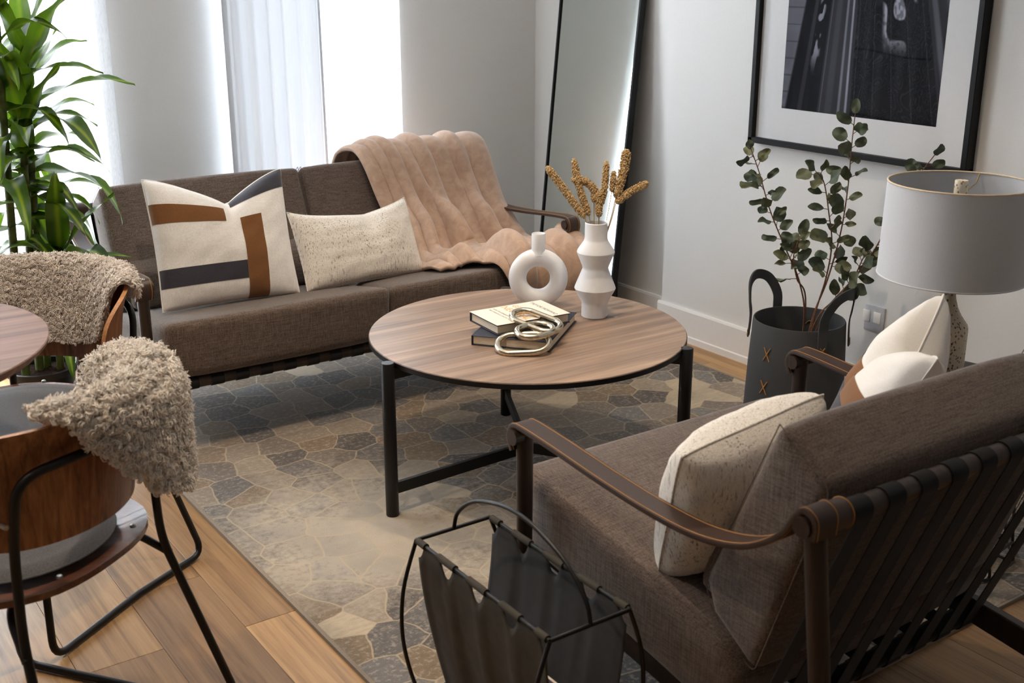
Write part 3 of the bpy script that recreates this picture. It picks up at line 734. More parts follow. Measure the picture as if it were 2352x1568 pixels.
def ink(txt, size, px, py, mat, align='CENTER'):
    """lettering on the jacket: reads along uy (spine to fore edge), up along ux"""
    cu = bpy.data.curves.new('lettering', 'FONT'); cu.body = txt; cu.size = size; cu.align_x = align; cu.extrude = .0
    tmp = bpy.data.objects.new('lettering_tmp', cu); C.objects.link(tmp)
    dg = bpy.context.evaluated_depsgraph_get(); dg.update(); me = bpy.data.meshes.new_from_object(tmp.evaluated_get(dg)); bpy.data.objects.remove(tmp)
    for v_ in me.vertices:
        q = o_ + ux_*(px + v_.co.y) + uy_*(py + v_.co.x) + np.array((0, 0, jt+.00095)); v_.co = Vector(q)
    me.materials.clear(); me.materials.append(mat); ob = bpy.data.objects.new('lettering', me); C.objects.link(ob); ob.parent = jk
    ob.matrix_parent_inverse = root_matrix(ub).inverted() if jk.matrix_basis == Matrix() else Matrix()
    ob.matrix_parent_inverse = Matrix()
for txt, sz, px, mt in (('GETTING TO', .0245, .135, 'orange_ink'), ('NEUTRAL', .034, .098, 'orange_ink'), ('HOW TO CONQUER NEGATIVITY', .0092, .070, 'ink'), ('AND THRIVE IN A CHAOTIC WORLD', .0082, .056, 'ink'),
                        ('TREVOR MOAWAD', .0165, .196, 'ink')):
    ink(txt, sz, px, .079, M[mt])

# chain link ornament
ch = thing('chain_ornament', 'three interlocked silver chain links lying across the books', 'ornament', (1.80, 2.45, TH))
def link(c, u, v, a, b, r=.0092):
    c = np.array(c, float); u = np.array(u, float); u /= np.linalg.norm(u); v = np.array(v, float); v -= u*(u @ v); v /= np.linalg.norm(v)
    P = []
    st_ = a-b
    for k in range(20): an = -math.pi/2 + math.pi*k/19; P.append(c + u*(st_/2+b/2*math.cos(an)) + v*(b/2*math.sin(an)))
    for k in range(1, 10): P.append(c + u*(st_/2-st_*k/10) + v*b/2)
    for k in range(20): an = math.pi/2 + math.pi*k/19; P.append(c + u*(-st_/2+b/2*math.cos(an)) + v*(b/2*math.sin(an)))
    for k in range(1, 10): P.append(c + u*(-st_/2+st_*k/10) - v*b/2)
    return tube(P, r, 16, closed=True, up=np.cross(u, v))
mk('link', link((1.745, 2.448, .4775), (.781, -.621, .067), (.50, .70, .30), .142, .084), M['silver'], ch, angle=180, world=True)
mk('link', link((1.790, 2.455, .5050), (.99, .11, .05), (.40, .75, .10), .108, .076), M['silver'], ch, angle=180, world=True)
mk('link', link((1.828, 2.503, .5140), (.318, -.93, -.150), (.85, .40, .14), .150, .076), M['silver'], ch, angle=180, world=True)

# ------------------------------------------------------------------ leaning mirror
LE = .096
mi = thing('floor_mirror', 'tall leaning floor mirror with thin black frame in the corner', 'mirror', (3.05, 3.9, 0))
def lean(y, z, off): n_ = np.array((1, 0, -LE))/math.hypot(1, LE); return np.array((3.030 + LE*z, y, z)) + n_*off
MY0, MY1, MZ = 3.632, 4.165, 1.83
def lslab(y0, y1, z0, z1, o0, o1): 
    V = [lean(y, z, o) for o in (o0, o1) for y in (y0, y1) for z in (z0, z1)]
    return np.array(V), [(0, 1, 3, 2), (4, 6, 7, 5), (0, 2, 6, 4), (1, 5, 7, 3), (0, 4, 5, 1), (2, 3, 7, 6)]
fwm = .010
mk('glass', lslab(MY0+.004, MY1-.004, .015, MZ-.006, .006, .010), M['mirror'], mi, smooth=False, world=True)
mk('frame', join(lslab(MY0, MY0+fwm, .003, MZ, 0, .030), lslab(MY1-fwm, MY1, .003, MZ, 0, .030), lslab(MY0, MY1, .003, .003+fwm, 0, .030), lslab(MY0, MY1, MZ-fwm, MZ, 0, .030)), M['blackframe'], mi, smooth=False, world=True)
mk('backing', lslab(MY0+fwm, MY1-fwm, .013, MZ-fwm, .0105, .026), M['blackframe'], mi, smooth=False, world=True)
for yy in (3.765, 4.05): mk('prop_leg', cyl((3.172, yy, 1.15), (3.186, yy, 0.0), .006, 10), M['blackframe'], mi, world=True)

# ------------------------------------------------------------------ framed photograph
FY0, FY1, FZ0, FZ1 = 2.082, 2.985, .852, 2.08
pf = thing('framed_photograph', 'large black framed architectural photograph with wide white mat', 'picture', (XW-.02, 2.53, FZ0))
dp = .042; fb = .020
def fbar(y0, y1, z0, z1): return rbox((XW-dp, y0, z0), (XW-.002, y1, z1), .0015, 1)
mk('frame', join(fbar(FY0, FY0+fb, FZ0, FZ1), fbar(FY1-fb, FY1, FZ0, FZ1), fbar(FY0, FY1, FZ0, FZ0+fb), fbar(FY0, FY1, FZ1-fb, FZ1)), M['blackframe'], pf, smooth=False, world=True)
mk('mat_board', rbox((XW-.022, FY0+fb, FZ0+fb), (XW-.016, FY1-fb, FZ1-fb), 0), M['mat_board'], pf, smooth=False, world=True)
# print: flat monochrome architecture (columns, dark doors with bright reflections, a sliver of sky)
PY0, PY1, PZ0, PZ1 = 2.215, 2.850, .985, 1.95
nyp, nzp = 260, 320
Vp = []; Fp = []; colr = []
def h2(a, b): q = math.sin(a*127.1+b*311.7)*43758.5453; return q-math.floor(q)
def vn(a, b):
    i, j = math.floor(a), math.floor(b); f, g = a-i, b-j; f = f*f*(3-2*f); g = g*g*(3-2*g)
    return (h2(i, j)*(1-f)+h2(i+1, j)*f)*(1-g)+(h2(i, j+1)*(1-f)+h2(i+1, j+1)*f)*g
def sst(a, b, x_): q = min(1, max(0, (x_-a)/(b-a))); return q*q*(3-2*q)
def band(x_, a, b, w=.006): return sst(a-w, a+w, x_)*(1-sst(b-w, b+w, x_))
def shade(s, tt_):   # s: 0 left .. 1 right, tt_: 0 bottom .. 1 top; uprights lean together upward
    x_ = .44 + (s-.44)/(1-.62*tt_); yv = tt_*(1+.10*(s-.5))
    g = .145 + .035*vn(s*24, tt_*6)
    stone = 1-sst(.015, .03, x_); g += stone*(.14 + .06*vn(s*14, tt_*46) - .10*band((tt_*17) % 1, .0, .08, .02))
    g -= .06*band(x_, .03, .11) + .07*band(x_, .14, .25)
    g += .36*band(x_, .145+.02*vn(3, tt_*22), .205, .012)*sst(.46, .58, vn(x_*46, tt_*34))*sst(.12, .22, tt_)
    g += .12*band(x_, .262, .268, .003) + .05*band(x_, .30, .345, .01)
    g += .24*band(x_, .385, .402, .006) + .34*band(x_, .432, .447, .005) + .05*band(x_, .405, .43)
    door = band(x_, .47, 1.02); g -= .055*door
    g += door*(.05*band((x_*8.2) % 1, .0, .045, .015) - .035*band((yv*4.6+.03*math.sin(x_*9)) % 1, 0, .03, .012))
    curl = vn(x_*9+2.2*math.sin(yv*21), yv*11+2.2*math.sin(x_*17)); g += door*.04*band((curl*7) % 1, 0, .22, .08)
    win = band(x_, .68, .93, .02)*sst(.20, .30, tt_)*(1-sst(.66, .76, tt_)); g += win*.50*sst(.50, .62, vn(x_*15+5, tt_*17))*(.55+.45*sst(.3, .6, vn(x_*70, tt_*80)))
    g += .13*band(x_, 1.05, 1.09, .01) + .10*band(x_, 1.16, 1.20, .01) + .08*sst(1.08, 1.3, x_)
    g += .55*sst(1.40, 1.44, x_)
    return max(.03, g)
for i in range(nyp+1):
    for j in range(nzp+1):
        Vp.append((XW-.0224, PY1+(PY0-PY1)*i/nyp, PZ0+(PZ1-PZ0)*j/nzp)); g = shade(i/nyp, j/nzp); colr.append((g*.95, g*.96, g*1.06, 1))
for i in range(nyp):
    for j in range(nzp): a_ = i*(nzp+1)+j; Fp.append((a_, a_+nzp+1, a_+nzp+2, a_+1))
t = NT('photo_print'); at_ = t.n('ShaderNodeVertexColor'); at_.layer_name = 'print'; t.set(Base_Color=at_.outputs[0], Roughness=.9, Specular_IOR_Level=.03); M['print'] = t.m
po = mk('photo_print', (np.array(Vp), Fp), M['print'], pf, smooth=False, world=True)
ca = po.data.color_attributes.new('print', 'FLOAT_COLOR', 'POINT'); ca.data.foreach_set('color', np.array([(c[0]**1.75, c[1]**1.75, c[2]**1.75, 1) for c in colr]).ravel())
t = NT('picture_glass'); tp = t.n('ShaderNodeBsdfTransparent'); gl = t.n('ShaderNodeBsdfGlossy'); gl.inputs['Roughness'].default_value = .03; fr = t.n('ShaderNodeFresnel'); fr.inputs[0].default_value = 1.04
ms = t.n('ShaderNodeMixShader'); t.l(fr.outputs[0], ms.inputs[0]); t.l(tp.outputs[0], ms.inputs[1]); t.l(gl.outputs[0], ms.inputs[2]); t.l(ms.outputs[0], t.out.inputs[0])
mk('glazing', rbox((XW-.030, FY0+fb, FZ0+fb), (XW-.028, FY1-fb, FZ1-fb), 0), t.m, pf, smooth=False, world=True)

# wall outlet
ou = thing('wall_outlet', 'small pale outlet plate on the wall behind the white pillow', 'outlet', (XW, 2.40, .27))
mk('plate', rbox((XW-.006, 2.345, .275), (XW+.001, 2.425, .365), .002, 2), M['outlet'], ou, world=True)
for dy in (-.022, .022): mk('socket', rbox((XW-.008, 2.395+dy-.015, .305), (XW-.004, 2.395+dy+.015, .345), .003, 2), M['trim'], ou, world=True)

# ------------------------------------------------------------------ felt basket
BC = (2.868, 2.455); BH = .355
bk = thing('felt_basket', 'charcoal felt basket with loop handles and tan cross stitches', 'basket', (*BC, 0))
mk('basket_wall', lathe([(0, .003), (.150, .003), (.163, .010), (.164, .03), (.158, .20), (.150, BH-.004), (.148, BH), (.145, BH), (.143, BH-.004), (.150, .20), (.155, .02), (0, .014)], 56, BC), M['felt'], bk, world=True, angle=50)
def bpt(a, z, off=0.0):
    r_ = np.interp(z, [.03, .20, BH], [.164, .158, .150]) + off; return np.array((BC[0]+r_*math.cos(a), BC[1]+r_*math.sin(a), z))
def handle(a):
    da = .50; pts = [bpt(a-da, BH-.075, .006), bpt(a-da, BH, .006), bpt(a-da*.97, BH+.05, .012), bpt(a-da*.6, BH+.10, .02), bpt(a, BH+.118, .024), bpt(a+da*.6, BH+.10, .02), bpt(a+da*.97, BH+.05, .012), bpt(a+da, BH, .006), bpt(a+da, BH-.075, .006)]
    P = smooth_path(pts, 6); ctr = np.array((*BC, 0)); V = []; F = []
    d = np.array((math.cos(a), math.sin(a), 0)); tg = np.gradient(P, axis=0); tg /= np.linalg.norm(tg, axis=1)[:, None]
    for p, t_ in zip(P, tg):
        rad = p-ctr; rad[2] = 0; rad /= np.linalg.norm(rad); s_ = np.cross(t_, rad); s_ /= np.linalg.norm(s_)
        for q, w_ in ((-.016, 0), (.016, 0), (.016, .005), (-.016, .005)): V.append(p + s_*q + rad*w_)
    n_ = len(P)
    for i in range(n_-1):
        for k in range(4): F.append((i*4+k, i*4+(k+1) % 4, i*4+4+(k+1) % 4, i*4+4+k))
    F += [(0, 1, 2, 3), (n_*4-1, n_*4-2, n_*4-3, n_*4-4)]
    h_ = mk('handle', (np.array(V), F), M['felt'], bk, world=True, angle=50)
    for e in (-da, da):
        for q in (-1, 1): mk('cross_stitch', tube([bpt(a+e-.05, BH-.062-q*.010, .0125), bpt(a+e+.05, BH-.062+q*.010, .0125)], .0016, 6), M['stitch'], h_, world=True)
toc = math.atan2(-BC[1], -BC[0])      # direction from the basket to the room
handle(toc-2.14); handle(toc+1.0)
for z0 in (.262, .150):
    for q in (-1, 1):
        a0 = toc-.64
        mk('cross_stitch', tube([bpt(a0+k*.16/4-.08, z0+q*(k/4-.5)*.045, .003) for k in range(5)], .0017, 6), M['stitch'], bk, world=True)
mk('cross_stitch', tube([bpt(toc+math.pi-.35+k*.05, BH-.045-.012*(k-2)**2/4, -.010) for k in range(5)], .0015, 6), M['stitch'], bk, world=True)

# ------------------------------------------------------------------ eucalyptus branches
def leaf_round(w, l, cup, seed):
    r_ = random.Random(seed); V = [(0, 0, 0)]; n_ = 14; F = []
    for ring_ in (.55, 1.0):
        for k in range(n_):
            a = 2*math.pi*k/n_; x_ = w/2*math.sin(a)*ring_; y_ = l/2*(1-math.cos(a)*1.0*ring_) if ring_ == 1 else l/2*(1-math.cos(a)*ring_)
            V.append((x_*(1+.05*r_.uniform(-1, 1)), y_, cup*((x_/w*2)**2)*w*.5 + .004*math.sin(a*3+seed)*ring_))
    V[0] = (0, l/2, 0)
    for k in range(n_):
        F.append((0, 1+k, 1+(k+1) % n_)); F.append((1+k, 1+n_+k, 1+n_+(k+1) % n_, 1+(k+1) % n_))
    return np.array(V), F
EUC = []
for i, (w_, l_, c_) in enumerate(((.040, .046, .15), (.034, .042, .3), (.026, .042, .4), (.018, .038, .6), (.030, .034, .2))):
    V, F = leaf_round(w_, l_, c_, i); me = bpy.data.meshes.new('leaf'); me.from_pydata(V.tolist(), [], F); me.materials.append(M['euc'])
    me.polygons.foreach_set('use_smooth', [True]*len(me.polygons)); EUC.append(me)
def orient(o, p, d, nrm, parent, par_m):
    d = Vector(d).normalized(); n_ = Vector(nrm); n_ = (n_-d*n_.dot(d)).normalized(); x_ = d.cross(n_)
    m = Matrix((( x_.x, d.x, n_.x, p[0]), (x_.y, d.y, n_.y, p[1]), (x_.z, d.z, n_.z, p[2]), (0, 0, 0, 1)))
    o.parent = parent; o.matrix_parent_inverse = par_m.inverted(); o.matrix_basis = m
def euc_branch(label, pts, nleaf, seed, start=.3, scale=1.0):
    r_ = np.random.default_rng(seed); P = smooth_path([(BC[0]+r_.normal(0, .02), BC[1]+r_.normal(0, .02), .03)] + list(pts), 8)
    g = thing('eucalyptus_branch', label, 'branch', tuple(P[0]), group='eucalyptus branches in the felt basket')
    mk('stem', tube(P, .0032, 7, scale=np.linspace(1, .45, len(P))), M['twig'], g, world=True)
    pm = Matrix.Translation(Vector(P[0])); n0 = len(P)
    for k in range(nleaf):
        s_ = start + (1-start)*(k+.4)/nleaf; i_ = min(n0-2, int(s_*(n0-1))); p = P[i_]; tn = P[i_+1]-P[i_-1]; tn /= np.linalg.norm(tn)
        a_ = k*2.4 + r_.uniform(-.5, .5); b0 = np.cross(tn, (.57, .82, 0)); b0 /= np.linalg.norm(b0); b1 = np.cross(tn, b0)
        side = b0*math.cos(a_)*1.0 + b1*math.sin(a_)*.6; d = side + tn*r_.uniform(.1, .8)
        if k == nleaf-1: d = tn
        d /= np.linalg.norm(d); st = .010+.012*r_.random()
        q = p + d*st
        mk('petiole', tube([p, p+d*(st+.004)], .0012, 5), M['twig'], g, world=True)
        o = bpy.data.objects.new('leaf', EUC[r_.integers(0, 5) if s_ < .85 else r_.choice([1, 2, 4])]); C.objects.link(o)
        nrm = np.array((-.45, -.65, .35)) + r_.normal(0, .42, 3)
        if q[0] + d[0]*.05 > XW-.02: continue
        orient(o, q, d, nrm, g, pm); o.scale = (scale*r_.uniform(.85, 1.25),)*3
euc_branch('eucalyptus branch arching left over the basket rim', [(2.85, 2.42, .345), (2.829, 2.432, .487), (2.784, 2.472, .614), (2.745, 2.505, .726), (2.716, 2.53, .837), (2.686, 2.539, .906)], 26, 31, .42, 1.12)
euc_branch('short eucalyptus sprig beside the left arching branch', [(2.853, 2.421, .412), (2.822, 2.439, .501), (2.800, 2.440, .580), (2.81, 2.43, .640)], 13, 32, .5, 1.12)
euc_branch('tallest eucalyptus branch reaching up in front of the picture', [(2.860, 2.400, .342), (2.908, 2.385, .501), (2.946, 2.380, .654), (2.966, 2.384, .805), (2.968, 2.386, .915), (2.971, 2.386, 1.016)], 23, 33, .34, 1.12)
euc_branch('middle eucalyptus branch ending below the picture frame', [(2.862, 2.395, .345), (2.902, 2.388, .501), (2.912, 2.385, .614), (2.898, 2.395, .713), (2.877, 2.407, .811), (2.84, 2.409, .848)], 20, 34, .36, 1.12)
euc_branch('low eucalyptus branch leaning right toward the lampshade', [(2.864, 2.39, .347), (2.907, 2.355, .434), (2.948, 2.318, .508), (2.964, 2.295, .582), (2.962, 2.262, .600)], 17, 35, .42, 1.15)
euc_branch('eucalyptus branch rising behind the lampshade', [(2.876, 2.381, .351), (2.975, 2.290, .566), (3.030, 2.220, .779), (3.055, 2.144, .915)], 14, 36, .40, 1.1)

# ------------------------------------------------------------------ side table and lamp
LC = (2.455, 1.640)
st = thing('wire_side_table', 'black wire side table partly hidden behind the armchair', 'side table', (*LC, ZR))
STH = .460
mk('table_top', lathe([(0, STH-.016), (.205, STH-.016), (.208, STH-.012), (.208, STH-.003), (.206, STH), (0, STH)], 64, LC), M['black_metal'], st, world=True)
for zz, rr_ in ((STH-.02, .195), (.070, .225), (.016, .235)):
    mk('wire_ring', tube([(LC[0]+rr_*math.cos(a), LC[1]+rr_*math.sin(a), zz) for a in np.linspace(0, 2*math.pi, 12)[:-1]], .0038, 8, closed=True), M['black_metal'], st, world=True)
for k in range(11):
    a = 2*math.pi*k/11
    mk('wire', tube(round_path([(LC[0]+.195*math.cos(a), LC[1]+.195*math.sin(a), STH-.02), (LC[0]+.225*math.cos(a), LC[1]+.225*math.sin(a), .06), (LC[0]+.235*math.cos(a), LC[1]+.235*math.sin(a), .014), (LC[0]+.12*math.cos(a+.5), LC[1]+.12*math.sin(a+.5), .014)], .03), .0038, 8), M['black_metal'], st, world=True)
lp = thing('table_lamp', 'terrazzo table lamp with a pale drum shade', 'lamp', (*LC, STH))
mk('lamp_base', lathe([(0, STH+.001), (.054, STH+.001), (.0565, STH+.004), (.0565, STH+.142), (.0545, STH+.152), (.047, STH+.163), (.036, STH+.178), (.026, STH+.198), (.019, STH+.222), (.0165, STH+.245), (.0160, STH+.277), (.0, STH+.279)], 48, LC), M['terrazzo'], lp, world=True, angle=60)
SZ0, SZ1, SR0, SR1 = .737, .965, .1745, .1695
sh = mk('lamp_shade', lathe([(SR0, SZ0), (SR1, SZ1), (SR1-.002, SZ1), (SR0-.002, SZ0)], 72, LC), M['shade'], lp, world=True, angle=60)
# close the shade wall at the top and bottom with binding tape
for zz, rr_ in ((SZ0, SR0), (SZ1, SR1)): mk('binding', tube([(LC[0]+(rr_-.001)*math.cos(a), LC[1]+(rr_-.001)*math.sin(a), zz) for a in np.linspace(0, 2*math.pi, 73)[:-1]], .0024, 8, closed=True), M['shade_trim'] if zz > .8 else M['shade'], sh, world=True)
mk('stem', cyl((*LC, STH+.27), (*LC, SZ1-.03), .0045, 12), M['brass'], lp, world=True)
for k in range(3):
    a = R(20+120*k); mk('spider_arm', tube(round_path([(LC[0], LC[1], SZ1-.030), (LC[0]+.09*math.cos(a), LC[1]+.09*math.sin(a), SZ1-.026), (LC[0]+.145*math.cos(a), LC[1]+.145*math.sin(a), SZ1-.022), (LC[0]+(SR1-.003)*math.cos(a), LC[1]+(SR1-.003)*math.sin(a), SZ1-.002)], .01), .0018, 8), M['brass'], lp, world=True)
mk('finial', lathe([(0, SZ1-.030), (.015, SZ1-.030), (.0155, SZ1-.028), (.0155, SZ1+.004), (.0145, SZ1+.006), (0, SZ1+.006)], 32, LC), M['terrazzo'], lp, world=True)
cp = [(LC[0]+.06, LC[1]+.05, STH-.03), (2.50, 1.60, .25), (2.42, 1.50, .10), (2.37, 1.43, .02), (2.43, 1.42, .018), (2.46, 1.47, .05), (2.40, 1.52, .018), (2.36, 1.47, .018), (2.45, 1.44, .03), (2.52, 1.50, .018), (2.62, 1.60, .018), (3.0, 2.0, .018), (3.13, 2.30, .018)]
cd = tag(mk('lamp_cord', tube(smooth_path(cp, 8), .0030, 8), M['cord']), 'pale lamp cord coiled on the rug inside the wire table', 'cord')

# ------------------------------------------------------------------ magazine rack
MX0, MX1, MYa, MYb, MZt = 1.000, 1.172, 1.325, 1.757, .400
mr = thing('magazine_rack', 'black wire magazine rack with canvas sling next to the armchair', 'magazine rack', (1.086, 1.54, ZR))
wr = .0042
def wire(nm, pts, r_=wr, rd=.02): return mk(nm, tube(round_path(pts, rd) if rd else pts, r_, 10), M['black_metal'], mr, world=True)
for xx in (MX0, MX1): wire('rod', [(xx, MYa, MZt), (xx, MYb, MZt)], wr, 0)
for yy, sgn in ((MYa, -1), (MYb, 1)):
    wire('rod', [(MX0, yy, MZt), (MX1, yy, MZt)], wr, 0)
    # bowed legs joined along the floor
    mk('leg', tube(smooth_path([(MX0, yy, MZt), (MX0-.032, yy, .30), (MX0-.036, yy, .19), (MX0-.010, yy, .075), (MX0+.022, yy, ZR+.012), (MX0+.05, yy, ZR+wr), ((MX0+MX1)/2, yy, ZR+wr), (MX1-.05, yy, ZR+wr), (MX1-.022, yy, ZR+.012), (MX1+.010, yy, .075), (MX1+.036, yy, .19), (MX1+.032, yy, .30), (MX1, yy, MZt)], 6), wr, 10), M['black_metal'], mr, world=True)
xm = (MX0+MX1)/2
mk('handle', tube(smooth_path([(xm, MYa, MZt), (xm, MYa+.015, .44), (xm, MYa+.07, .485), (xm, MYa+.15, .512), (xm, (MYa+MYb)/2, .52), (xm, MYb-.15, .512), (xm, MYb-.07, .485), (xm, MYb-.015, .44), (xm, MYb, MZt)], 6), wr, 10), M['black_metal'], mr, world=True)
tabs = 5
def sling(mat_, nm, x_top, sgn):
    V = []; F = []; ny = 60; nz_ = 16
    for i in range(ny+1):
        yv = MYa+.008+(MYb-MYa-.016)*i/ny
        ph = (i/ny*(tabs-.0)+.0)
        c = abs(((i/ny)*(tabs-1)+.5) % 1 - .5)*2      # 1 at tab centres, 0 between
        for j in range(nz_+1):
            v = j/nz_
            top = MZt-.004 - (.030*max(0, 1-(c/.42)**2) if c < .42 else 0)
            z = top + (ZR+.055-top)*v; k = v**1.5
            xx = x_top + sgn*.052*k + (0.004*math.sin(i*.35)*v)
            V.append((xx, yv, z))
    for i in range(ny):
        for j in range(nz_): a = i*(nz_+1)+j; F.append((a, a+nz_+1, a+nz_+2, a+1))
    o = mk(nm, (np.array(V), F), mat_, mr, world=True, angle=60)
    m_ = o.modifiers.new('thick', 'SOLIDIFY'); m_.thickness = .0016; m_.offset = 0
    return o
sl = sling(M['olive'], 'sling_side', MX0, 1); sr = sling(M['canvas'], 'sling_side', MX1, -1)
mk('sling_floor', rbox((MX0+.05, MYa+.008, ZR+.052), (MX1-.05, MYb-.008, ZR+.056), .001, 1), M['canvas'], mr, world=True)
for xx, so_ in ((MX0, sl), (MX1, sr)):
    for k in range(tabs):
        yc = MYa+.008+(MYb-MYa-.016)*(k/(tabs-1)); ya, yb = max(MYa+.006, yc-.029), min(MYb-.006, yc+.029)
        mk('loop_tab', sweep([(xx, ya, MZt), (xx, yb, MZt)], circ(.0072, 12)), M['olive'], so_, world=True)
mg = thing('magazine', 'magazine with violet and white cover standing in the rack', 'magazine', (1.09, 1.45, ZR+.06))
t = NT('magazine_cover'); n_ = t.noise(t.coord((18, 18, 26)), 1, 3, .6, 1.2)
t.set(Base_Color=t.ramp(n_, [(.34, srgb(52, 44, 92)), (.47, srgb(128, 116, 170)), (.53, srgb(226, 214, 226)), (.7, srgb(224, 190, 190))]), Roughness=.3); M['mag'] = t.m
mk('cover', prism([(1.352, ZR+.058), (1.60, ZR+.058), (1.60, .235), (1.352, .235)], 1.082, 1.083, 0), M['mag'], mg, smooth=False, world=True)
mk('pages', prism([(1.354, ZR+.058), (1.598, ZR+.058), (1.598, .233), (1.354, .233)], 1.0831, 1.089, 0), M['paper'], mg, smooth=False, world=True)

# ------------------------------------------------------------------ dining set
DT = (.125, 2.475); DZ = .750
dt = thing('dining_table', 'round wood topped dining table at the left edge', 'table', (*DT, 0))
mk('table_top', lathe([(0, DZ-.022), (.385, DZ-.022), (.398, DZ-.010), (.4, DZ-.002), (.398, DZ), (0, DZ)], 96, DT), M['dining'], dt, world=True)
mk('pedestal', lathe([(0, .0), (.13, 0), (.13, .008), (.04, .02), (.03, .05), (.03, DZ-.03), (.10, DZ-.022), (0, DZ-.022)], 40, DT), M['black_metal'], dt, world=True)

def back_r(z): return .207 + (z-.50)*.135 + (.012*max(0, (z-.68)/.08)**2)
def back_pt(th, z, off=0.0):   # th from the rear direction, positive to the sitter's right
    r_ = back_r(z)+off; return np.array((r_*math.sin(th)*1.02, -r_*math.cos(th), z))
BZ0, BZ1, BTH = .538, .758, R(86)
def back_zr(th):
    k = max(0, 1-(abs(th)/BTH)**5)**.5; zm = .650; return zm-(zm-BZ0)*k, zm+(BZ1-zm)*k
def dining_chair(name, label, loc, rz):
    ch_ = thing(name, label, 'chair', (*loc, 0), rz, 'walnut chairs at the dining table')
    # backrest shell
    nt, nz_ = 61, 15; V = []; F = []
    for side, off in ((0, -.005), (1, .005)):
        for i in range(nt):
            th = BTH*math.sin(math.pi/2*(-1+2*i/(nt-1))); z0, z1 = back_zr(th*.9999)
            for j in range(nz_): V.append(back_pt(th, z0+(z1-z0)*j/(nz_-1), off))
    N = nt*nz_
    for i in range(nt-1):
        for j in range(nz_-1):
            a = i*nz_+j; q = (a, a+nz_, a+nz_+1, a+1); F.append(q); F.append(tuple(x_+N for x_ in q[::-1]))
    mk('backrest', (np.array(V), F), M['walnut'], ch_, angle=60)
    Vb = []; Fb = []; loop = [(i, nz_-1) for i in range(nt)] + [(i, 0) for i in range(nt-1, -1, -1)]
    for i, j in loop: Vb += [V[i*nz_+j], V[N+i*nz_+j]]
    m_ = len(loop)
    for k in range(m_): a = 2*k; b = 2*((k+1) % m_); Fb.append((a, b, b+1, a+1))
    bo_ = [c_ for c_ in ch_.children][0]
    mk('ply_edge', (np.array(Vb), Fb), M['ply_edge'], bo_, angle=180)
    # seat shell: rounded, slightly dished
    def seat_pt(u, v, zo):
        a = u*2*math.pi; ca, sa = math.cos(a), math.sin(a); n_ = 2.6; r_ = 1/((abs(ca)**n_+abs(sa)**n_)**(1/n_))
        return (.222*r_*ca*v, .215*r_*sa*v, .440+zo+.016*v**3-.012*(1-v*v) + (-.025*max(0, sa*v)**3))
    top = grid(lambda u, v: seat_pt(u, v, .006), 48, 9, True); bot = grid(lambda u, v: seat_pt(u, v, -.006), 48, 9, True)
    mk('seat', join(top, bot, grid(lambda u, v: seat_pt(u, 1.0, -.006+.012*v), 48, 3, True)), M['walnut_seat'], ch_, angle=50)
    def pad_pt(u, v, s_):
        a = u*2*math.pi; r_ = .186
        return (r_*math.cos(a)*v, .01+r_*math.sin(a)*v, .462 + s_*.020*(max(0, 1-v**6))**.5 + (.006 if v > .9 else 0))
    pad = mk('seat_pad', join(grid(lambda u, v: pad_pt(u, v, 1), 44, 12, True), grid(lambda u, v: pad_pt(u, v, -.6), 44, 12, True)), M['grey_felt'], ch_, angle=180)
    mk('seam', tube([pad_pt(k/44, 1.0, 0) for k in range(44)], .0018, 6, closed=True), M['grey_felt'], pad)
    # frame
    rt_ = .0085
    for s in (-1, 1):
        mk('front_leg', tube(round_path([(s*.135, .165, .424), (s*.188, .205, .415), (s*.225, .250, rt_+.001), (s*.228, -.05, rt_+.001)], .045, 6), rt_, 12), M['black_metal'], ch_)
        mk('rear_leg', tube(round_path([(s*.228, -.05, rt_+.001), (s*.256, -.278, rt_+.001), (s*.190, -.176, .40), (s*.182, -.176, .56), (s*.180, -.198, .685), (s*.06, -.256, .700), (0, -.262, .700)], .045, 6), rt_, 12), M['black_metal'], ch_)
        mk('seat_bracket', tube(round_path([(s*.200, -.186, .365), (s*.165, -.130, .418), (s*.05, -.05, .424)], .03), rt_*.9, 10), M['black_metal'], ch_)
        mk('screw', lathe([(0, .4745), (.0045, .4735), (.0055, .4715), (.0055, .468)], 12, (s*.10, -.185)), M['steel'], ch_)
        mk('screw', cyl((s*.1955, -.170, .610), (s*.2000, -.1860, .610), .0045, 10), M['steel'], ch_)
    return ch_
fa = math.atan2(-.59, -.81); fb_ = math.atan2(.81, -.59)
CA = (.507, 2.712); CB = (.341, 2.078)
chA = dining_chair('dining_chair', 'walnut dining chair between the dining table and the sofa', CA, fa-math.pi/2)
chB = dining_chair('dining_chair', 'walnut dining chair in the foreground with its back to the viewer', CB, fb_-math.pi/2)

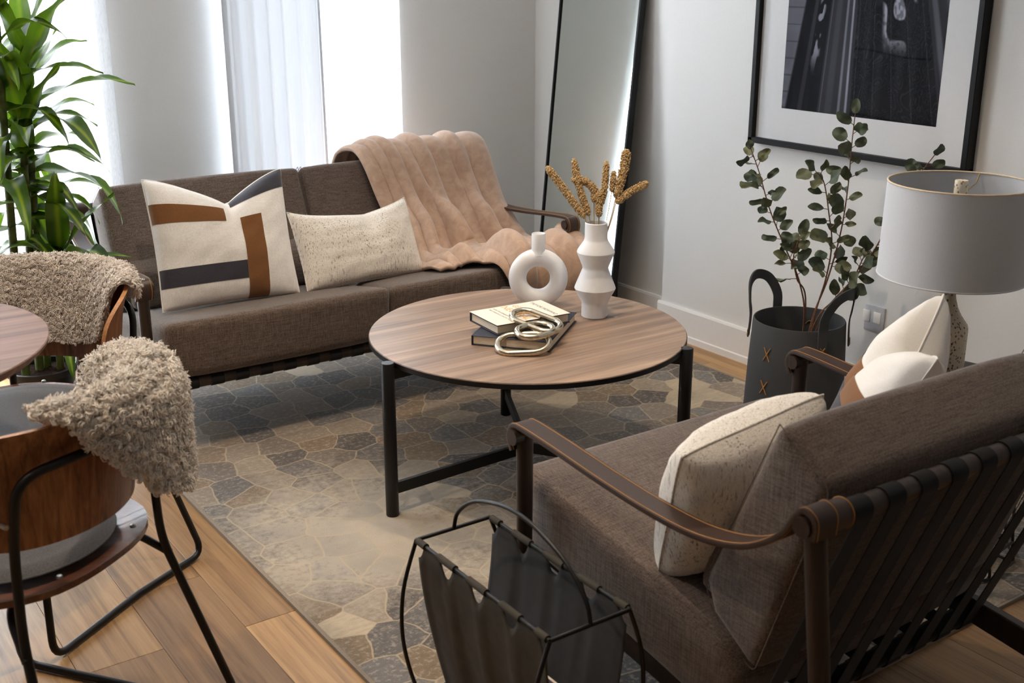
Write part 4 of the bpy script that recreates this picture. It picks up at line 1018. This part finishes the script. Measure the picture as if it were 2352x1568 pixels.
def sheepskin(label, loc, rz, Lin, Lout, th0, th1, nlock, lr, ll, tr_, mat, seed, flare=.05, bulge=0.0, strands=3, spread=.0017):
    """fleece folded over a backrest: Lin/Lout give its drop inside and outside as functions of angle"""
    r_ = np.random.default_rng(seed)
    S = thing('sheepskin_throw', label, 'sheepskin', (*loc, BZ1), rz)
    pinv = Matrix.Translation((0, 0, -BZ1))
    nzs = vhash(seed)
    def pt(th, q):     # q<0 inside drop, q>0 outside drop (metres along the drape)
        z0, z1 = back_zr(th); bend = .016
        wob = .006*nzs(th*2, q*8)
        if abs(q) <= bend*1.57:
            an = q/bend; off = bend*math.sin(an); z = z1 + bend*math.cos(an)*.75 + .004; return back_pt(th, min(z1, z), off + wob) + np.array((0, 0, z-min(z1, z)))
        s_ = 1 if q > 0 else -1; z = z1 + .004 - (abs(q)-bend*1.57)
        return back_pt(th, max(.3, z), s_*(bend + .004 + flare*max(0, abs(q)-.02) + (bulge*max(0, math.sin(th+.3))*min(1, abs(q)/.07) if q > 0 else 0)) + wob)
    def qrange(th): return -Lin(th), Lout(th)
    def f(u, v):
        th = th0+(th1-th0)*u; a, b = qrange(th); return pt(th, a+(b-a)*v)
    base = mk('hide', grid(f, 60, 40), mat, S, angle=180); base.matrix_parent_inverse = pinv
    n = 11; m = 3; taper = np.linspace(1.2, .8, n)*np.array([1]*(n-2)+[.8, .4]); parts_V = []; parts_F = []; off = 0
    ang = np.linspace(0, 2*math.pi, m+1)[:-1]
    cnt = 0
    while cnt < nlock:
        th = r_.uniform(th0, th1); a, b = qrange(th); q = r_.uniform(-max(Lin(t_) for t_ in np.linspace(th0, th1, 9)), max(Lout(t_) for t_ in np.linspace(th0, th1, 9)))
        if q < a or q > b: continue
        cnt += 1; e = 2e-3
        p = pt(th, q); du = pt(th+.02, q)-pt(th-.02, q); dv = pt(th, q+e)-pt(th, q-e)
        nrm = np.cross(du, dv); nrm /= np.linalg.norm(nrm)+1e-9
        cen = np.array((0, 0, p[2])); outw = p-cen; outw /= np.linalg.norm(outw)
        sgn = 1 if q > 0 else -1
        if abs(q) < .02: ref = np.array((0, 0, 1.))+outw*q*30
        else: ref = outw*sgn
        if nrm @ ref < 0: nrm = -nrm
        t0 = r_.normal(0, 1, 3) + np.array((0, 0, -1.1)); t0 -= nrm*(t0 @ nrm); t0 /= np.linalg.norm(t0); t1 = np.cross(nrm, t0)
        s = np.linspace(0, 1, n); turns = r_.uniform(1.3, 2.2)*2*math.pi*r_.choice([-1, 1]); cr = lr*r_.uniform(.75, 1.3)*(1-.55*s); L = ll*r_.uniform(.75, 1.25)
        hgt = L*(.10+.9*s**.8); drift = L*.45*s
        P = p + nrm*hgt[:, None] + t0*(drift + cr*np.cos(turns*s))[:, None] + t1*(cr*np.sin(turns*s))[:, None]
        T = np.gradient(P, axis=0); T /= np.linalg.norm(T, axis=1)[:, None]+1e-9
        A_ = np.cross(T, nrm+.01); A_ /= np.linalg.norm(A_, axis=1)[:, None]+1e-9; B_ = np.cross(T, A_)
        rad = tr_*r_.uniform(.8, 1.2)*taper
        for q_ in range(strands):
            f0 = 6.283*q_/strands + r_.uniform(-.6, .6); spr = spread*r_.uniform(.6, 1.3)*(1+.9*s)
            Q = P + (A_*math.cos(f0) + B_*math.sin(f0))*spr[:, None] + t0*(r_.normal(0, .0006)*s)[:, None] + nrm*(r_.normal(0, .0012)*s)[:, None]
            V = Q[:, None, :] + rad[:, None, None]*(A_[:, None, :]*np.cos(ang)[None, :, None] + B_[:, None, :]*np.sin(ang)[None, :, None])
            parts_V.append(V.reshape(-1, 3))
    nlock *= strands
    k = np.arange(n-1)[:, None]*m; j = np.arange(m)[None, :]; j2 = (j+1) % m
    quad = np.stack([k+j, k+j2, k+m+j2, k+m+j], -1).reshape(-1, 4)
    allV = np.concatenate(parts_V); allF = (quad[None] + (np.arange(nlock)*n*m)[:, None, None]).reshape(-1, 4)
    me = bpy.data.meshes.new('fleece_locks'); me.vertices.add(len(allV)); me.vertices.foreach_set('co', allV.ravel())
    me.loops.add(allF.size); me.loops.foreach_set('vertex_index', allF.ravel().astype(np.int32))
    me.polygons.add(len(allF)); me.polygons.foreach_set('loop_start', np.arange(0, allF.size, 4, dtype=np.int32)); me.polygons.foreach_set('loop_total', np.full(len(allF), 4, dtype=np.int32))
    me.update(calc_edges=True); me.validate(); me.materials.append(mat); me.polygons.foreach_set('use_smooth', [True]*len(me.polygons))
    o = bpy.data.objects.new('fleece_locks', me); C.objects.link(o); o.parent = S; o.matrix_parent_inverse = pinv; o['kind'] = 'stuff'
    return S
itp = lambda xs, ys: (lambda th: float(np.interp(math.degrees(th), xs, ys)))
sheepskin('cream curly sheepskin over the foreground dining chair backrest', CB, fb_-math.pi/2,
          itp([-33, -20, 30, 72], [.008, .06, .20, .08]), itp([-33, -22, -8, 8, 28, 50, 70, 82], [.006, .03, .11, .20, .245, .235, .18, .06]), R(-33), R(82), 6200, .0066, .024, .00150, M['fleece'], 41, .14, .05, 3, .0015)
sheepskin('grey beige curly sheepskin over the dining chair backrest near the sofa', CA, fa-math.pi/2,
          itp([-60, -50, -30, 0, 40, 70, 80], [.02, .10, .18, .205, .19, .12, .04]), itp([-60, -45, 0, 50, 80], [.02, .07, .10, .10, .03]), R(-60), R(80), 6500, .0050, .0165, .00125, M['fleece2'], 42, .05, 0.0, 2, .0011)

# ------------------------------------------------------------------ dracaena
PC = (.765, 3.720)
dr = thing('potted_dracaena', 'tall dracaena with yellow striped leaves in a black pot by the window', 'plant', (*PC, 0))
mk('pot', lathe([(0, .002), (.078, .002), (.080, .006), (.100, .225), (.106, .228), (.108, .236), (.108, .247), (.104, .250), (.099, .246), (.097, .225), (0, .225)], 48, PC), M['plastic'], dr, world=True, angle=45)
def soil(u, v):
    a = u*2*math.pi; r_ = .097*v; return (PC[0]+r_*math.cos(a), PC[1]+r_*math.sin(a), .228+.005*math.sin(a*7+v*20)*v*(1-v)*3+.003*h2(u*31, v*17))
mk('soil', grid(soil, 40, 8, True), M['terracotta'], dr, world=True, angle=180)
canes = [((.818, 3.715), .62, (.86, 3.70)), ((.762, 3.74), 1.04, (.80, 3.72)), ((.712, 3.705), 1.42, (.765, 3.69)), ((.79, 3.76), 1.24, (.835, 3.73))]
def leaf_strip(L, w, droop, wave, seed):
    r_ = random.Random(seed); n_ = 14; V = []; F = []; UV = []
    ph = r_.uniform(0, 6)
    y_ = z_ = 0.0
    for i in range(n_+1):
        s = i/n_; ww = w*min(1, (s*6+.45))*(1-s**2.6)**.8 if s < .999 else .0006
        an = .35 - droop*s**1.3
        if i: y_ += L/n_*math.cos(an); z_ += L/n_*math.sin(an)
        for k, e in enumerate((-1, -.5, 0, .5, 1)):
            V.append((e*ww/2, y_, z_ + abs(e)*ww*.16 + wave*math.sin(s*11+ph+(1.5 if e > 0 else 0))*abs(e)*w)); UV.append((.5+e*.5, s))
        if i:
            for k in range(4): a = (i-1)*5+k; F.append((a, a+1, a+6, a+5))
    return np.array(V), F, UV
DL = []
for i, (L, w, dp_, wv_) in enumerate(((.33, .066, 1.3, .16), (.37, .074, 1.6, .2), (.30, .062, .9, .14), (.26, .052, 1.8, .22), (.33, .074, .45, .12))):
    V, F, UV = leaf_strip(L, w, dp_, wv_, i); me = bpy.data.meshes.new('leaf'); me.from_pydata(V.tolist(), [], F); me.materials.append(M['drac'])
    uvl = me.uv_layers.new(name='UVMap')
    for lp_ in me.loops: uvl.data[lp_.index].uv = UV[lp_.vertex_index]
    me.polygons.foreach_set('use_smooth', [True]*len(me.polygons)); DL.append(me)
r_ = np.random.default_rng(77); pm = Matrix.Translation((*PC, 0))
for ci_, (b, top, tp_) in enumerate(canes):
    P = smooth_path([(b[0], b[1], .20), (b[0]*.7+tp_[0]*.3, b[1]*.7+tp_[1]*.3, .2+(top-.2)*.4), (tp_[0], tp_[1], top)], 10)
    mk('cane', tube(P, .0135 if ci_ else .012, 10, scale=np.linspace(1, .8, len(P))), M['green_cane'], dr, world=True)
    nl = [16, 22, 26, 22][ci_]; span = [.22, .42, .62, .5][ci_]
    for k in range(nl):
        s = k/(nl-1); z = top - span*(1-s); i_ = np.argmin(abs(P[:, 2]-z)); p = P[i_].copy(); p[2] = z
        a = k*2.399 + r_.uniform(-.3, .3); rise = -.25 + 1.35*s**1.5 + r_.uniform(-.12, .12)
        d = np.array((math.cos(a), math.sin(a), rise)); d /= np.linalg.norm(d)
        o = bpy.data.objects.new('leaf', DL[int(r_.integers(0, 4)) if s < .85 else 4]); C.objects.link(o)
        orient(o, p + d*np.array((1, 1, 0))*.008, d, (0, 0, 1) if rise < 2 else (1, 0, 0), dr, pm); o.scale = (r_.uniform(.8, 1.1),)*3
